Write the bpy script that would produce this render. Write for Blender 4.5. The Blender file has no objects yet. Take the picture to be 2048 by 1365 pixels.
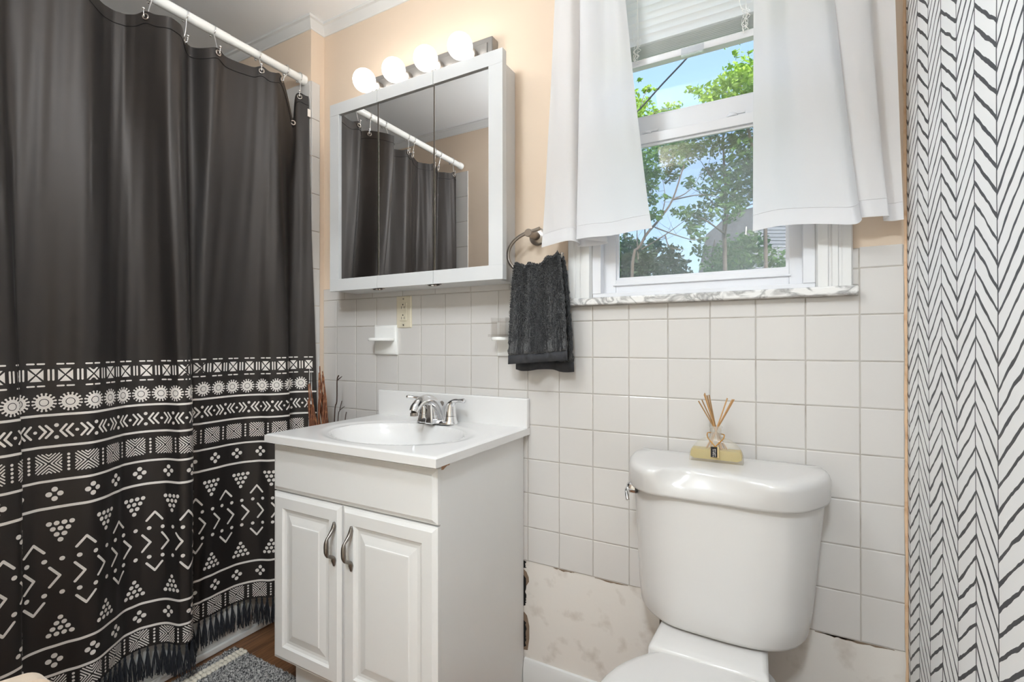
import bpy, math, random
import numpy as np
from mathutils import Vector, Matrix

random.seed(7)
rng = np.random.default_rng(11)
PI = math.pi
SC = bpy.context.scene
COL = SC.collection

# ------------------------------------------------------------------ camera
CAM = np.array([1.594, -1.399, 1.1248])
YAW, PITCH, ROLL, FPX = 0.506, 0.0037, -0.001, 977.7
_f = np.array([-math.sin(YAW) * math.cos(PITCH), math.cos(YAW) * math.cos(PITCH), math.sin(PITCH)])
_r = np.array([math.cos(YAW), math.sin(YAW), 0.0])
_u = np.cross(_r, _f)
_r, _u = _r * math.cos(ROLL) + _u * math.sin(ROLL), -_r * math.sin(ROLL) + _u * math.cos(ROLL)
cam_data = bpy.data.cameras.new('camera')
cam_data.sensor_fit = 'HORIZONTAL'
cam_data.sensor_width = 36.0
cam_data.lens = 36.0 * FPX / 2048.0
cam_data.clip_start = 0.02
cam_data.clip_end = 300
cam = bpy.data.objects.new('camera', cam_data)
M = Matrix.Identity(4)
for i in range(3):
    M[i][0], M[i][1], M[i][2], M[i][3] = _r[i], _u[i], -_f[i], CAM[i]
cam.matrix_world = M
COL.objects.link(cam)
SC.camera = cam

# ------------------------------------------------------------------ world, sun, exposure
SKY_STRENGTH = 0.150
SUN_STRENGTH = 1.9
BULB_STRENGTH = 2.6
HALL_FILL_STRENGTH = 60.0
ROOM_FILL_STRENGTH = 14.5
world = bpy.data.worlds.new('sky')
SC.world = world
world.use_nodes = True
wn = world.node_tree.nodes
wl = world.node_tree.links
wn.clear()
w_out = wn.new('ShaderNodeOutputWorld')
w_bg = wn.new('ShaderNodeBackground')
w_sky = wn.new('ShaderNodeTexSky')
w_sky.sky_type = 'NISHITA'
w_sky.sun_disc = False
w_sky.sun_elevation = math.radians(42)
w_sky.sun_rotation = math.radians(150)
w_sky.air_density = 1.0
w_sky.dust_density = 4.5
w_sky.ozone_density = 1.2
w_bg.inputs['Strength'].default_value = SKY_STRENGTH
wl.new(w_sky.outputs['Color'], w_bg.inputs['Color'])
wl.new(w_bg.outputs['Background'], w_out.inputs['Surface'])

sun_data = bpy.data.lights.new('sun', 'SUN')
sun_data.energy = SUN_STRENGTH
sun_data.angle = math.radians(1.0)
sun_data.color = (1.0, 0.95, 0.86)
sun = bpy.data.objects.new('sun', sun_data)
# light travels from behind the house towards +y, from the right and high up
sun.rotation_euler = Vector((-0.45, 0.62, -0.75)).to_track_quat('-Z', 'Y').to_euler()
sun.location = (0, 0, 12)
COL.objects.link(sun)

vs = SC.view_settings
vs.view_transform = 'Standard'
vs.look = 'None'
vs.gamma = 1.0
vs.use_curve_mapping = False
vs.exposure = 1.80
SC.cycles.use_denoising = True
SC.cycles.max_bounces = 12
SC.cycles.diffuse_bounces = 6
SC.cycles.glossy_bounces = 6
SC.cycles.transmission_bounces = 8
SC.cycles.transparent_max_bounces = 12
SC.cycles.caustics_reflective = False
SC.cycles.caustics_refractive = False
SC.cycles.sample_clamp_indirect = 6.0

# ------------------------------------------------------------------ materials
def srgb(r, g, b):
    def c(v):
        v /= 255.0
        return v / 12.92 if v <= 0.04045 else ((v + 0.055) / 1.055) ** 2.4
    return (c(r), c(g), c(b), 1.0)

def nodes_of(m):
    return m.node_tree.nodes, m.node_tree.links, m.node_tree.nodes['Principled BSDF']

def mat(name, col, rough=0.5, metal=0.0, spec=0.5, bump=None, var=None, sheen=0.0, coat=0.0, obj_random=0.0):
    m = bpy.data.materials.new(name)
    m.use_nodes = True
    n, l, b = nodes_of(m)
    b.inputs['Base Color'].default_value = col
    b.inputs['Roughness'].default_value = rough
    b.inputs['Metallic'].default_value = metal
    b.inputs['Specular IOR Level'].default_value = spec
    if sheen:
        b.inputs['Sheen Weight'].default_value = sheen
        b.inputs['Sheen Roughness'].default_value = 0.4
    if coat:
        b.inputs['Coat Weight'].default_value = coat
        b.inputs['Coat Roughness'].default_value = 0.06
    tc = n.new('ShaderNodeTexCoord')
    if bump:  # (scale, strength, distance)
        t = n.new('ShaderNodeTexNoise')
        t.inputs['Scale'].default_value = bump[0]
        t.inputs['Detail'].default_value = 4
        l.new(tc.outputs['Object'], t.inputs['Vector'])
        bp = n.new('ShaderNodeBump')
        bp.inputs['Strength'].default_value = bump[1]
        bp.inputs['Distance'].default_value = bump[2]
        l.new(t.outputs['Fac'], bp.inputs['Height'])
        l.new(bp.outputs['Normal'], b.inputs['Normal'])
    if var:  # (scale, colour2, low, high)
        t = n.new('ShaderNodeTexNoise')
        t.inputs['Scale'].default_value = var[0]
        t.inputs['Detail'].default_value = 5
        l.new(tc.outputs['Object'], t.inputs['Vector'])
        mr = n.new('ShaderNodeMapRange')
        mr.inputs['From Min'].default_value = var[2]
        mr.inputs['From Max'].default_value = var[3]
        l.new(t.outputs['Fac'], mr.inputs['Value'])
        mx = n.new('ShaderNodeMix')
        mx.data_type = 'RGBA'
        mx.inputs[6].default_value = col
        mx.inputs[7].default_value = var[1]
        l.new(mr.outputs['Result'], mx.inputs[0])
        l.new(mx.outputs[2], b.inputs['Base Color'])
    if obj_random:
        oi = n.new('ShaderNodeObjectInfo')
        hs = n.new('ShaderNodeHueSaturation')
        hs.inputs['Color'].default_value = col
        mr = n.new('ShaderNodeMapRange')
        mr.inputs['To Min'].default_value = 1 - obj_random
        mr.inputs['To Max'].default_value = 1 + obj_random * 0.5
        l.new(oi.outputs['Random'], mr.inputs['Value'])
        l.new(mr.outputs['Result'], hs.inputs['Value'])
        l.new(hs.outputs['Color'], b.inputs['Base Color'])
    return m

MT = {}
MT['peach'] = mat('peach_paint', srgb(222, 202, 181), 0.75, bump=(60, 0.12, 0.002))
MT['ceiling'] = mat('ceiling_paint', srgb(242, 242, 242), 0.6)
MT['trim'] = mat('white_trim_paint', srgb(220, 219, 217), 0.4, bump=(45, 0.1, 0.002))
MT['tile'] = mat('white_glazed_tile', srgb(210, 206, 202), 0.12, obj_random=0.03, bump=(14, 0.05, 0.004))
MT['grout'] = mat('grey_grout', srgb(180, 174, 166), 0.85, var=(18, srgb(150, 141, 130), 0.5, 0.75))
MT['plaster'] = mat('stained_plaster', srgb(224, 218, 211), 0.7, var=(13, srgb(182, 170, 157), 0.55, 0.80), bump=(22, 0.25, 0.004))
MT['torn_paper'] = mat('brown_torn_plasterboard', srgb(132, 112, 94), 0.9, bump=(90, 0.3, 0.002))
MT['hole'] = mat('black_gap', srgb(14, 12, 11), 0.95)
MT['caulk'] = mat('peach_caulk_edge', srgb(214, 184, 152), 0.6, var=(30, srgb(190, 150, 114), 0.5, 0.7))
MT['cabinet'] = mat('white_thermofoil', srgb(232, 231, 229), 0.32, bump=(160, 0.03, 0.001))
MT['chip'] = mat('brown_chipboard', srgb(170, 132, 104), 0.9)
MT['marble_top'] = mat('cultured_marble', srgb(230, 228, 226), 0.14)
MT['porcelain'] = mat('white_porcelain', srgb(212, 209, 206), 0.2)
MT['ceramic'] = mat('white_ceramic', srgb(240, 239, 236), 0.1)
MT['chrome'] = mat('chrome', (0.82, 0.82, 0.83, 1), 0.06, 1.0)
MT['nickel'] = mat('brushed_nickel', srgb(172, 164, 156), 0.28, 1.0)
MT['pewter'] = mat('satin_pewter', srgb(142, 136, 130), 0.3, 1.0)
MT['medframe'] = mat('pale_grey_lacquer', srgb(212, 212, 212), 0.3)
MT['mirror'] = mat('mirror_glass', (0.90, 0.90, 0.90, 1), 0.0, 1.0)
MT['lightbar'] = mat('brushed_steel_bar', srgb(150, 147, 144), 0.3, 0.75)
MT['almond'] = mat('almond_plastic', srgb(214, 205, 184), 0.35)
MT['black'] = mat('black_plastic', srgb(20, 19, 18), 0.6)
MT['rod'] = mat('white_enamel_rod', srgb(244, 242, 238), 0.2)
MT['vinyl'] = mat('white_window_vinyl', srgb(222, 222, 225), 0.35)
MT['wood_tag'] = mat('tan_card', srgb(222, 196, 142), 0.7)
MT['cord'] = mat('gold_cord', srgb(176, 124, 48), 0.6)
MT['reed'] = mat('rattan_reed', srgb(190, 146, 96), 0.7, obj_random=0.35)
MT['twig'] = mat('red_brown_bark', srgb(122, 74, 50), 0.8, var=(60, srgb(176, 122, 82), 0.5, 0.7), bump=(140, 0.4, 0.003))
MT['darktwig'] = mat('dark_twig', srgb(70, 52, 44), 0.8)
MT['cream'] = mat('cream_yarn', srgb(232, 224, 208), 0.9, bump=(300, 0.6, 0.003))
MT['vase'] = mat('brown_vase', srgb(96, 70, 54), 0.4)
MT['hose'] = mat('braided_brown_hose', srgb(88, 78, 68), 0.45, 0.5)
MT['beige_towel'] = mat('beige_towelling', srgb(226, 206, 184), 0.95, bump=(400, 0.35, 0.002), sheen=0.3)
MT['tub'] = mat('white_tub_enamel', srgb(232, 231, 228), 0.15)
MT['hall_floor'] = mat('pale_bounce_floor', srgb(226, 220, 210), 0.5)  # unseen hall floor kept pale to bounce light up to the bathroom ceiling
MT['hall'] = mat('hall_paint', srgb(222, 216, 206), 0.7)
MT['siding'] = mat('grey_siding', srgb(112, 118, 130), 0.8)
MT['roofing'] = mat('dark_shingle', srgb(56, 60, 70), 0.9, var=(9, srgb(78, 82, 92), 0.4, 0.7))
MT['bark'] = mat('grey_bark', srgb(92, 84, 78), 0.9, bump=(20, 0.5, 0.02))
MT['cable'] = mat('black_cable', srgb(52, 56, 62), 0.6)
MT['ground'] = mat('grass_ground', srgb(96, 120, 70), 0.95)

def mat_leaf(name, c1, c2):
    m = mat(name, c1, 0.55, var=(2.5, c2, 0.35, 0.65))
    n, l, b = nodes_of(m)
    tr = n.new('ShaderNodeBsdfTranslucent')
    src = b.inputs['Base Color'].links[0].from_socket
    l.new(src, tr.inputs['Color'])
    mx = n.new('ShaderNodeMixShader')
    mx.inputs[0].default_value = 0.45
    out = n['Material Output']
    l.new(b.outputs[0], mx.inputs[1]); l.new(tr.outputs[0], mx.inputs[2]); l.new(mx.outputs[0], out.inputs[0])
    return m
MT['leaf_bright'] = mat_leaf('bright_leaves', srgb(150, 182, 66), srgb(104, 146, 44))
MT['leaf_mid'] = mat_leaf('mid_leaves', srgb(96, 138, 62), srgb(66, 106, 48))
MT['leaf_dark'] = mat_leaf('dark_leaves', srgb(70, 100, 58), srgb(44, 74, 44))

def mat_cloth(name, col, trans=0.35, rough=0.8):
    m = mat(name, col, rough, bump=(900, 0.08, 0.001))
    n, l, b = nodes_of(m)
    tr = n.new('ShaderNodeBsdfTranslucent')
    tr.inputs['Color'].default_value = col
    mx = n.new('ShaderNodeMixShader')
    mx.inputs[0].default_value = trans
    l.new(b.outputs[0], mx.inputs[1]); l.new(tr.outputs[0], mx.inputs[2])
    l.new(mx.outputs[0], n['Material Output'].inputs[0])
    return m
MT['white_cloth'] = mat_cloth('white_cotton_voile', srgb(240, 239, 240), 0.42)
MT['blind'] = mat_cloth('white_blind_slat', srgb(240, 239, 238), 0.25, 0.4)

MT['curtain'] = mat('black_satin_polyester', srgb(24, 22, 22), 0.54, spec=0.7, sheen=0.05)
def _weave():
    n, l, b = nodes_of(MT['curtain'])
    b.inputs['Specular Tint'].default_value = (1.0, 0.9, 0.84, 1)
    b.inputs['Sheen Tint'].default_value = (0.8, 0.76, 0.74, 1)
_weave()
MT['print'] = mat('off_white_print', srgb(240, 233, 226), 0.6)
MT['tassel'] = mat('black_yarn', srgb(22, 24, 32), 0.85, sheen=0.2)
MT['dark_towel'] = mat('charcoal_terry', srgb(36, 36, 39), 1.0, bump=(420, 1.0, 0.006), sheen=0.5)
MT['dark_towel_band'] = mat('charcoal_woven_band', srgb(58, 58, 61), 0.9, bump=(300, 0.3, 0.002))

def mat_bulb():
    m = bpy.data.materials.new('glowing_bulb')
    m.use_nodes = True
    n, l, b = nodes_of(m)
    b.inputs['Base Color'].default_value = (1, 1, 1, 1)
    b.inputs['Emission Color'].default_value = (1.0, 0.96, 0.90, 1)
    b.inputs['Emission Strength'].default_value = BULB_STRENGTH
    return m
MT['bulb'] = mat_bulb()

def mat_glass(name, tint=(0.98, 0.99, 0.99, 1), fac=0.93, gloss=0.0):
    # a thin pane: mostly clear, a faint mirror reflection
    m = bpy.data.materials.new(name)
    m.use_nodes = True
    n, l = m.node_tree.nodes, m.node_tree.links
    n.clear()
    out = n.new('ShaderNodeOutputMaterial')
    t = n.new('ShaderNodeBsdfTransparent'); t.inputs[0].default_value = tint
    g = n.new('ShaderNodeBsdfGlossy'); g.inputs['Roughness'].default_value = gloss
    mx = n.new('ShaderNodeMixShader'); mx.inputs[0].default_value = 1 - fac
    l.new(t.outputs[0], mx.inputs[1]); l.new(g.outputs[0], mx.inputs[2]); l.new(mx.outputs[0], out.inputs[0])
    return m
MT['pane'] = mat_glass('window_pane', (0.97, 0.99, 0.99, 1), 0.95)
def mat_screen():
    m = bpy.data.materials.new('insect_screen_mesh')
    m.use_nodes = True
    n, l = m.node_tree.nodes, m.node_tree.links
    n.clear()
    out = n.new('ShaderNodeOutputMaterial')
    t = n.new('ShaderNodeBsdfTransparent')
    d = n.new('ShaderNodeBsdfDiffuse'); d.inputs[0].default_value = srgb(150, 156, 166)
    mx = n.new('ShaderNodeMixShader'); mx.inputs[0].default_value = 0.26
    l.new(t.outputs[0], mx.inputs[1]); l.new(d.outputs[0], mx.inputs[2]); l.new(mx.outputs[0], out.inputs[0])
    return m
MT['screen'] = mat_screen()

def mat_frosted(name, col, rough, trans, alpha=1.0):
    m = mat(name, col, rough)
    n, l, b = nodes_of(m)
    b.inputs['Transmission Weight'].default_value = trans
    b.inputs['IOR'].default_value = 1.25
    return m
def mat_frost_glass():
    m = bpy.data.materials.new('frosted_bottle_glass'); m.use_nodes = True
    n, l = m.node_tree.nodes, m.node_tree.links
    n.clear()
    out = n.new('ShaderNodeOutputMaterial')
    t = n.new('ShaderNodeBsdfTransparent'); t.inputs[0].default_value = (0.99, 0.985, 0.97, 1)
    d = n.new('ShaderNodeBsdfTranslucent'); d.inputs[0].default_value = srgb(246, 244, 238)
    d2 = n.new('ShaderNodeBsdfDiffuse'); d2.inputs[0].default_value = srgb(246, 244, 238)
    g = n.new('ShaderNodeBsdfGlossy'); g.inputs['Roughness'].default_value = 0.2
    a = n.new('ShaderNodeMixShader'); a.inputs[0].default_value = 0.5
    b = n.new('ShaderNodeMixShader'); b.inputs[0].default_value = 0.26
    c = n.new('ShaderNodeMixShader'); c.inputs[0].default_value = 0.05
    l.new(d.outputs[0], a.inputs[1]); l.new(d2.outputs[0], a.inputs[2])
    l.new(t.outputs[0], b.inputs[1]); l.new(a.outputs[0], b.inputs[2])
    l.new(b.outputs[0], c.inputs[1]); l.new(g.outputs[0], c.inputs[2]); l.new(c.outputs[0], out.inputs[0])
    return m
MT['bottle'] = mat_frost_glass()
MT['oil'] = mat_cloth('yellow_oil', srgb(226, 208, 132), 0.5, 0.2)
MT['acrylic'] = mat_glass('clear_acrylic', (0.97, 0.965, 0.96, 1), 0.88, 0.05)
MT['clear_clip'] = mat_glass('clear_plastic', (0.88, 0.90, 0.92, 1), 0.8, 0.1)

def mat_marble():
    m = mat('veined_marble', srgb(226, 224, 221), 0.18)
    n, l, b = nodes_of(m)
    tc = n.new('ShaderNodeTexCoord')
    mp = n.new('ShaderNodeMapping'); mp.inputs['Rotation'].default_value = (0.3, 0.5, 0.7); mp.inputs['Scale'].default_value = (9, 9, 16)
    ns = n.new('ShaderNodeTexNoise'); ns.inputs['Scale'].default_value = 1.6; ns.inputs['Detail'].default_value = 8; ns.inputs['Distortion'].default_value = 1.4
    cr = n.new('ShaderNodeValToRGB')
    cr.color_ramp.elements[0].position = 0.42; cr.color_ramp.elements[0].color = srgb(228, 226, 223)
    cr.color_ramp.elements[1].position = 0.62; cr.color_ramp.elements[1].color = srgb(226, 224, 221)
    e = cr.color_ramp.elements.new(0.52); e.color = srgb(158, 156, 154)
    l.new(tc.outputs['Object'], mp.inputs['Vector']); l.new(mp.outputs[0], ns.inputs['Vector'])
    l.new(ns.outputs['Fac'], cr.inputs[0]); l.new(cr.outputs[0], b.inputs['Base Color'])
    return m
MT['marble'] = mat_marble()

def mat_wood():
    m = mat('brown_wood_plank', srgb(140, 98, 66), 0.4, obj_random=0.25)
    n, l, b = nodes_of(m)
    src = b.inputs['Base Color'].links[0].from_socket
    tc = n.new('ShaderNodeTexCoord')
    mp = n.new('ShaderNodeMapping'); mp.inputs['Scale'].default_value = (60, 4, 4)
    ns = n.new('ShaderNodeTexNoise'); ns.inputs['Scale'].default_value = 1.5; ns.inputs['Detail'].default_value = 6; ns.inputs['Distortion'].default_value = 0.6
    mr = n.new('ShaderNodeMapRange'); mr.inputs['From Min'].default_value = 0.4; mr.inputs['From Max'].default_value = 0.7
    mx = n.new('ShaderNodeMix'); mx.data_type = 'RGBA'; mx.inputs[7].default_value = srgb(92, 60, 38)
    l.new(tc.outputs['Object'], mp.inputs['Vector']); l.new(mp.outputs[0], ns.inputs['Vector']); l.new(ns.outputs['Fac'], mr.inputs['Value'])
    l.new(mr.outputs[0], mx.inputs[0]); l.new(src, mx.inputs[6]); l.new(mx.outputs[2], b.inputs['Base Color'])
    return m
MT['wood'] = mat_wood()

def mat_rug():
    m = mat('grey_speckled_pile', srgb(140, 138, 136), 1.0)
    n, l, b = nodes_of(m)
    tc = n.new('ShaderNodeTexCoord')
    ns = n.new('ShaderNodeTexNoise'); ns.inputs['Scale'].default_value = 170; ns.inputs['Detail'].default_value = 2
    cr = n.new('ShaderNodeValToRGB')
    cr.color_ramp.elements[0].position = 0.38; cr.color_ramp.elements[0].color = srgb(60, 60, 62)
    cr.color_ramp.elements[1].position = 0.62; cr.color_ramp.elements[1].color = srgb(205, 202, 198)
    l.new(tc.outputs['Object'], ns.inputs['Vector']); l.new(ns.outputs['Fac'], cr.inputs[0]); l.new(cr.outputs[0], b.inputs['Base Color'])
    return m
MT['rug'] = mat_rug()

def mat_wallpaper():
    """hand-inked herringbone on white paper: columns along Y, strokes rising and falling in Z"""
    m = mat('herringbone_wallpaper', srgb(236, 235, 234), 0.55)
    n, l, b = nodes_of(m)
    def math_(op, a, bb=None, c=None):
        nd = n.new('ShaderNodeMath'); nd.operation = op
        for i, v in enumerate((a, bb, c)):
            if v is None: continue
            if isinstance(v, (int, float)): nd.inputs[i].default_value = v
            else: l.new(v, nd.inputs[i])
        return nd.outputs[0]
    tc = n.new('ShaderNodeTexCoord')
    sp = n.new('ShaderNodeSeparateXYZ'); l.new(tc.outputs['Object'], sp.inputs[0])
    def noise(scale, seed, sz=1.0):
        mp = n.new('ShaderNodeMapping'); mp.inputs['Location'].default_value = (seed, seed * 1.7, seed * 0.3); mp.inputs['Scale'].default_value = (1, 1, sz)
        l.new(tc.outputs['Object'], mp.inputs[0])
        t = n.new('ShaderNodeTexNoise'); t.inputs['Scale'].default_value = scale; t.inputs['Detail'].default_value = 2
        l.new(mp.outputs[0], t.inputs['Vector'])
        return math_('SUBTRACT', t.outputs['Fac'], 0.5)
    W, Pz, SL = 0.0855, 0.0322, 0.80
    # slight sway of the vertical lines
    yy = math_('ADD', sp.outputs['Y'], math_('MULTIPLY', noise(3.0, 3.0, 1.0), 0.018))
    q = math_('DIVIDE', math_('ADD', yy, 10 * W + 0.017), W)
    fx = math_('FRACT', q)
    par = math_('MODULO', math_('FLOOR', q), 2.0)
    sgn = math_('SUBTRACT', math_('MULTIPLY', par, 2.0), 1.0)
    cx = math_('SUBTRACT', fx, 0.5)
    zz = math_('ADD', sp.outputs['Z'], math_('MULTIPLY', math_('MULTIPLY', cx, sgn), W * SL))
    # stroke wobble and a random shift per column
    colid = math_('FLOOR', q)
    shift = math_('FRACT', math_('MULTIPLY', math_('SINE', math_('MULTIPLY', colid, 12.9898)), 437.5))
    zz = math_('ADD', zz, math_('MULTIPLY', shift, 0.006))
    zz = math_('ADD', zz, math_('MULTIPLY', noise(22.0, 1.0), 0.012))
    tz = math_('FRACT', math_('DIVIDE', math_('ADD', zz, 5.0), Pz))
    dz = math_('ABSOLUTE', math_('SUBTRACT', tz, 0.5))
    wid = math_('ADD', 0.108, math_('MULTIPLY', noise(16.0, 8.0), 0.16))
    s1 = math_('LESS_THAN', dz, wid)
    ed = math_('SUBTRACT', 0.5, math_('ABSOLUTE', cx))
    s2 = math_('LESS_THAN', ed, math_('ADD', 0.020, math_('MULTIPLY', noise(12.0, 5.0), 0.02)))
    ink = math_('MAXIMUM', s1, s2)
    mx = n.new('ShaderNodeMix'); mx.data_type = 'RGBA'
    mx.inputs[6].default_value = srgb(247, 247, 247); mx.inputs[7].default_value = srgb(66, 66, 70)
    l.new(ink, mx.inputs[0]); l.new(mx.outputs[2], b.inputs['Base Color'])
    return m
MT['wallpaper'] = mat_wallpaper()

# ------------------------------------------------------------------ mesh helpers
class MB:
    def __init__(s):
        s.v, s.f, s.m = [], [], []
    def add(s, verts, faces, mi=0):
        o = len(s.v)
        s.v.extend([tuple(map(float, p)) for p in verts])
        for fc in faces:
            s.f.append(tuple(i + o for i in fc)); s.m.append(mi)
        return s
    def box(s, x0, x1, y0, y1, z0, z1, mi=0):
        v = [(x0, y0, z0), (x1, y0, z0), (x1, y1, z0), (x0, y1, z0), (x0, y0, z1), (x1, y0, z1), (x1, y1, z1), (x0, y1, z1)]
        return s.add(v, [(3, 2, 1, 0), (4, 5, 6, 7), (0, 1, 5, 4), (1, 2, 6, 5), (2, 3, 7, 6), (3, 0, 4, 7)], mi)
    def loft(s, rings, cap0=True, cap1=True, closed=True, mi=0):
        n = len(rings[0]); o = []
        vs_ = [p for r in rings for p in r]
        fs = []
        for i in range(len(rings) - 1):
            for j in range(n if closed else n - 1):
                a, b_ = i * n + j, i * n + (j + 1) % n
                fs.append((a, b_, b_ + n, a + n))
        if cap0: fs.append(tuple(range(n - 1, -1, -1)))
        if cap1: fs.append(tuple((len(rings) - 1) * n + j for j in range(n)))
        return s.add(vs_, fs, mi)
    def tube(s, path, r, n=10, closed=False, mi=0, squash=None):
        P = [Vector(p) for p in path]
        k = len(P)
        R = [r] * k if isinstance(r, (int, float)) else list(r)
        T = []
        for i in range(k):
            if closed: t = P[(i + 1) % k] - P[i - 1]
            else: t = P[min(i + 1, k - 1)] - P[max(i - 1, 0)]
            T.append(t.normalized() if t.length > 1e-9 else Vector((0, 0, 1)))
        up = Vector((0, 0, 1)) if abs(T[0].z) < 0.9 else Vector((1, 0, 0))
        N = (up - T[0] * up.dot(T[0])).normalized()
        rings = []
        for i in range(k):
            if i: 
                N = N - T[i] * N.dot(T[i])
                N = N.normalized() if N.length > 1e-6 else T[i].orthogonal().normalized()
            B = T[i].cross(N)
            sq = squash[i] if squash else 1.0
            rings.append([tuple(P[i] + (N * math.cos(2 * PI * j / n) * sq + B * math.sin(2 * PI * j / n)) * R[i]) for j in range(n)])
        if closed:
            vs_ = [p for rg in rings for p in rg]; fs = []
            for i in range(k):
                for j in range(n):
                    a, b_ = i * n + j, i * n + (j + 1) % n
                    c, d = ((i + 1) % k) * n + (j + 1) % n, ((i + 1) % k) * n + j
                    fs.append((a, b_, c, d))
            return s.add(vs_, fs, mi)
        return s.loft(rings, mi=mi)
    def lathe(s, prof, c=(0, 0, 0), axis='z', n=28, mi=0, cap0=True, cap1=True):
        rings = []
        for r, h in prof:
            ring = []
            for j in range(n):
                a = 2 * PI * j / n
                x, y = r * math.cos(a), r * math.sin(a)
                p = {'z': (x, y, h), 'y': (x, h, -y), 'x': (h, x, y)}[axis]
                ring.append((c[0] + p[0], c[1] + p[1], c[2] + p[2]))
            rings.append(ring)
        return s.loft(rings, cap0, cap1, mi=mi)
    def sphere(s, c, r, n=20, m=12, sc=(1, 1, 1), mi=0):
        prof = [(max(1e-5, r * math.sin(PI * i / m)), -r * math.cos(PI * i / m)) for i in range(m + 1)]
        rings = [[(c[0] + a * math.cos(2 * PI * j / n) * sc[0], c[1] + a * math.sin(2 * PI * j / n) * sc[1], c[2] + h * sc[2]) for j in range(n)] for a, h in prof]
        return s.loft(rings, mi=mi)
    def grid(s, G, mi=0, flip=False):
        h, w = len(G), len(G[0])
        vs_ = [p for row in G for p in row]
        fs = []
        for i in range(h - 1):
            for j in range(w - 1):
                q = (i * w + j, i * w + j + 1, (i + 1) * w + j + 1, (i + 1) * w + j)
                fs.append(q[::-1] if flip else q)
        return s.add(vs_, fs, mi)
    def extrude_profile(s, prof, p0, p1, out, up=(0, 0, 1), mi=0):
        """profile points (o, u) in the plane of `out` and `up`, swept from p0 to p1"""
        p0, p1, out, up = map(Vector, (p0, p1, out, up))
        rings = [[tuple(p + out * a + up * b_) for a, b_ in prof] for p in (p0, p1)]
        return s.loft(rings, mi=mi)
    def build(s, name, material, parent=None, smooth=False, bevel=0.0, angle=40, seg=2, sub=0):
        off = np.zeros(3)
        q = parent
        while q is not None:
            off = off + np.array(q.location); q = q.parent
        me = bpy.data.meshes.new(name)
        V = np.array(s.v, dtype=float) - off
        me.from_pydata(V.tolist(), [], s.f)
        mats = material if isinstance(material, (list, tuple)) else [material]
        for m_ in mats: me.materials.append(m_)
        if len(mats) > 1: me.polygons.foreach_set('material_index', s.m)
        me.validate()
        if smooth:
            me.polygons.foreach_set('use_smooth', [True] * len(me.polygons))
            if angle < 180: me.set_sharp_from_angle(angle=math.radians(angle))
        o = bpy.data.objects.new(name, me)
        COL.objects.link(o)
        o.parent = parent
        if bevel:
            b = o.modifiers.new('bevel', 'BEVEL'); b.width = bevel; b.segments = seg; b.limit_method = 'ANGLE'; b.angle_limit = math.radians(35)
            me.polygons.foreach_set('use_smooth', [True] * len(me.polygons)); me.set_sharp_from_angle(angle=math.radians(50))
        if sub:
            b = o.modifiers.new('sub', 'SUBSURF'); b.levels = sub; b.render_levels = sub
        return o

def tag(o, label=None, cat=None, group=None, kind=None):
    if label: o['label'] = label
    if cat: o['category'] = cat
    if group: o['group'] = group
    if kind: o['kind'] = kind
    return o

def thing(name, label, cat, loc=(0, 0, 0), group=None):
    o = bpy.data.objects.new(name, None)
    o.empty_display_size = 0.05
    o.location = loc
    COL.objects.link(o)
    return tag(o, label, cat, group)

def struct_root(name, loc=(0, 0, 0)):
    o = bpy.data.objects.new(name, None); o.location = loc; COL.objects.link(o)
    o['kind'] = 'structure'
    return o

def copy_obj(o, loc=None, parent=None):
    c = o.copy(); COL.objects.link(c)
    if parent is not None: c.parent = parent
    if loc is not None: c.location = loc
    return c

def catmull(P, n=10, closed=False):
    P = np.array(P, float); out = []
    if closed: Q = np.vstack([P[-1], P, P[0], P[1]])
    else: Q = np.vstack([2 * P[0] - P[1], P, 2 * P[-1] - P[-2]])
    for i in range(1, len(Q) - 2):
        p0, p1, p2, p3 = Q[i - 1:i + 3]
        for t in np.arange(n) / n:
            out.append(.5 * ((2 * p1) + (-p0 + p2) * t + (2 * p0 - 5 * p1 + 4 * p2 - p3) * t * t + (-p0 + 3 * p1 - 3 * p2 + p3) * t ** 3))
    if not closed: out.append(P[-1])
    return np.array(out)

def pix(px, v, depth):
    """the place that lies `depth` metres in front of the viewpoint along a sight line of the photograph"""
    return CAM + depth * (_f + _r * (px - 1024) / FPX + _u * (682.5 - v) / FPX)

def sstep(a, b, x):
    t = min(1.0, max(0.0, (x - a) / (b - a))); return t * t * (3 - 2 * t)
# ------------------------------------------------------------------ the room
XR, YF, ZC, XT, YT, XL = 1.84, -1.29, 2.44, -0.078, -0.062, -0.90   # right wall, door wall, ceiling, tub-end corner, tub-end face, wall behind tub
HX0, HX1, HZ0, HZ1 = 1.085, 1.675, 1.235, 2.262                      # window opening
P = 0.1095; ZR0 = 1.19                                              # tile pitch, height of tile line 0
zl = lambda r: ZR0 - r * P

def struct(name, mb, m, **k):
    return tag(mb.build(name, m, **k), kind='structure')

wall_back = struct('wall_back', MB().box(-0.90, HX0, .003, .14, 0, ZC).box(HX1, XR + .12, .003, .14, 0, ZC).box(HX0, HX1, .003, .14, 0, HZ0).box(HX0, HX1, .003, .14, HZ1, ZC), MT['peach'])
g = MB()
for x0, x1, z0, z1 in ((XT, 1.02, zl(7), 1.347), (1.02, 1.75, zl(7), 1.236), (1.75, XR, zl(7), 1.347), (1.735, 1.75, 1.236, 1.347)):
    g.box(x0, x1, .0012, .004, z0, z1)
g.build('grout', MT['grout'], wall_back)
MB().box(XT, XR, .0022, .0045, 0, zl(7)).build('plaster_panel', MT['plaster'], wall_back)

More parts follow.
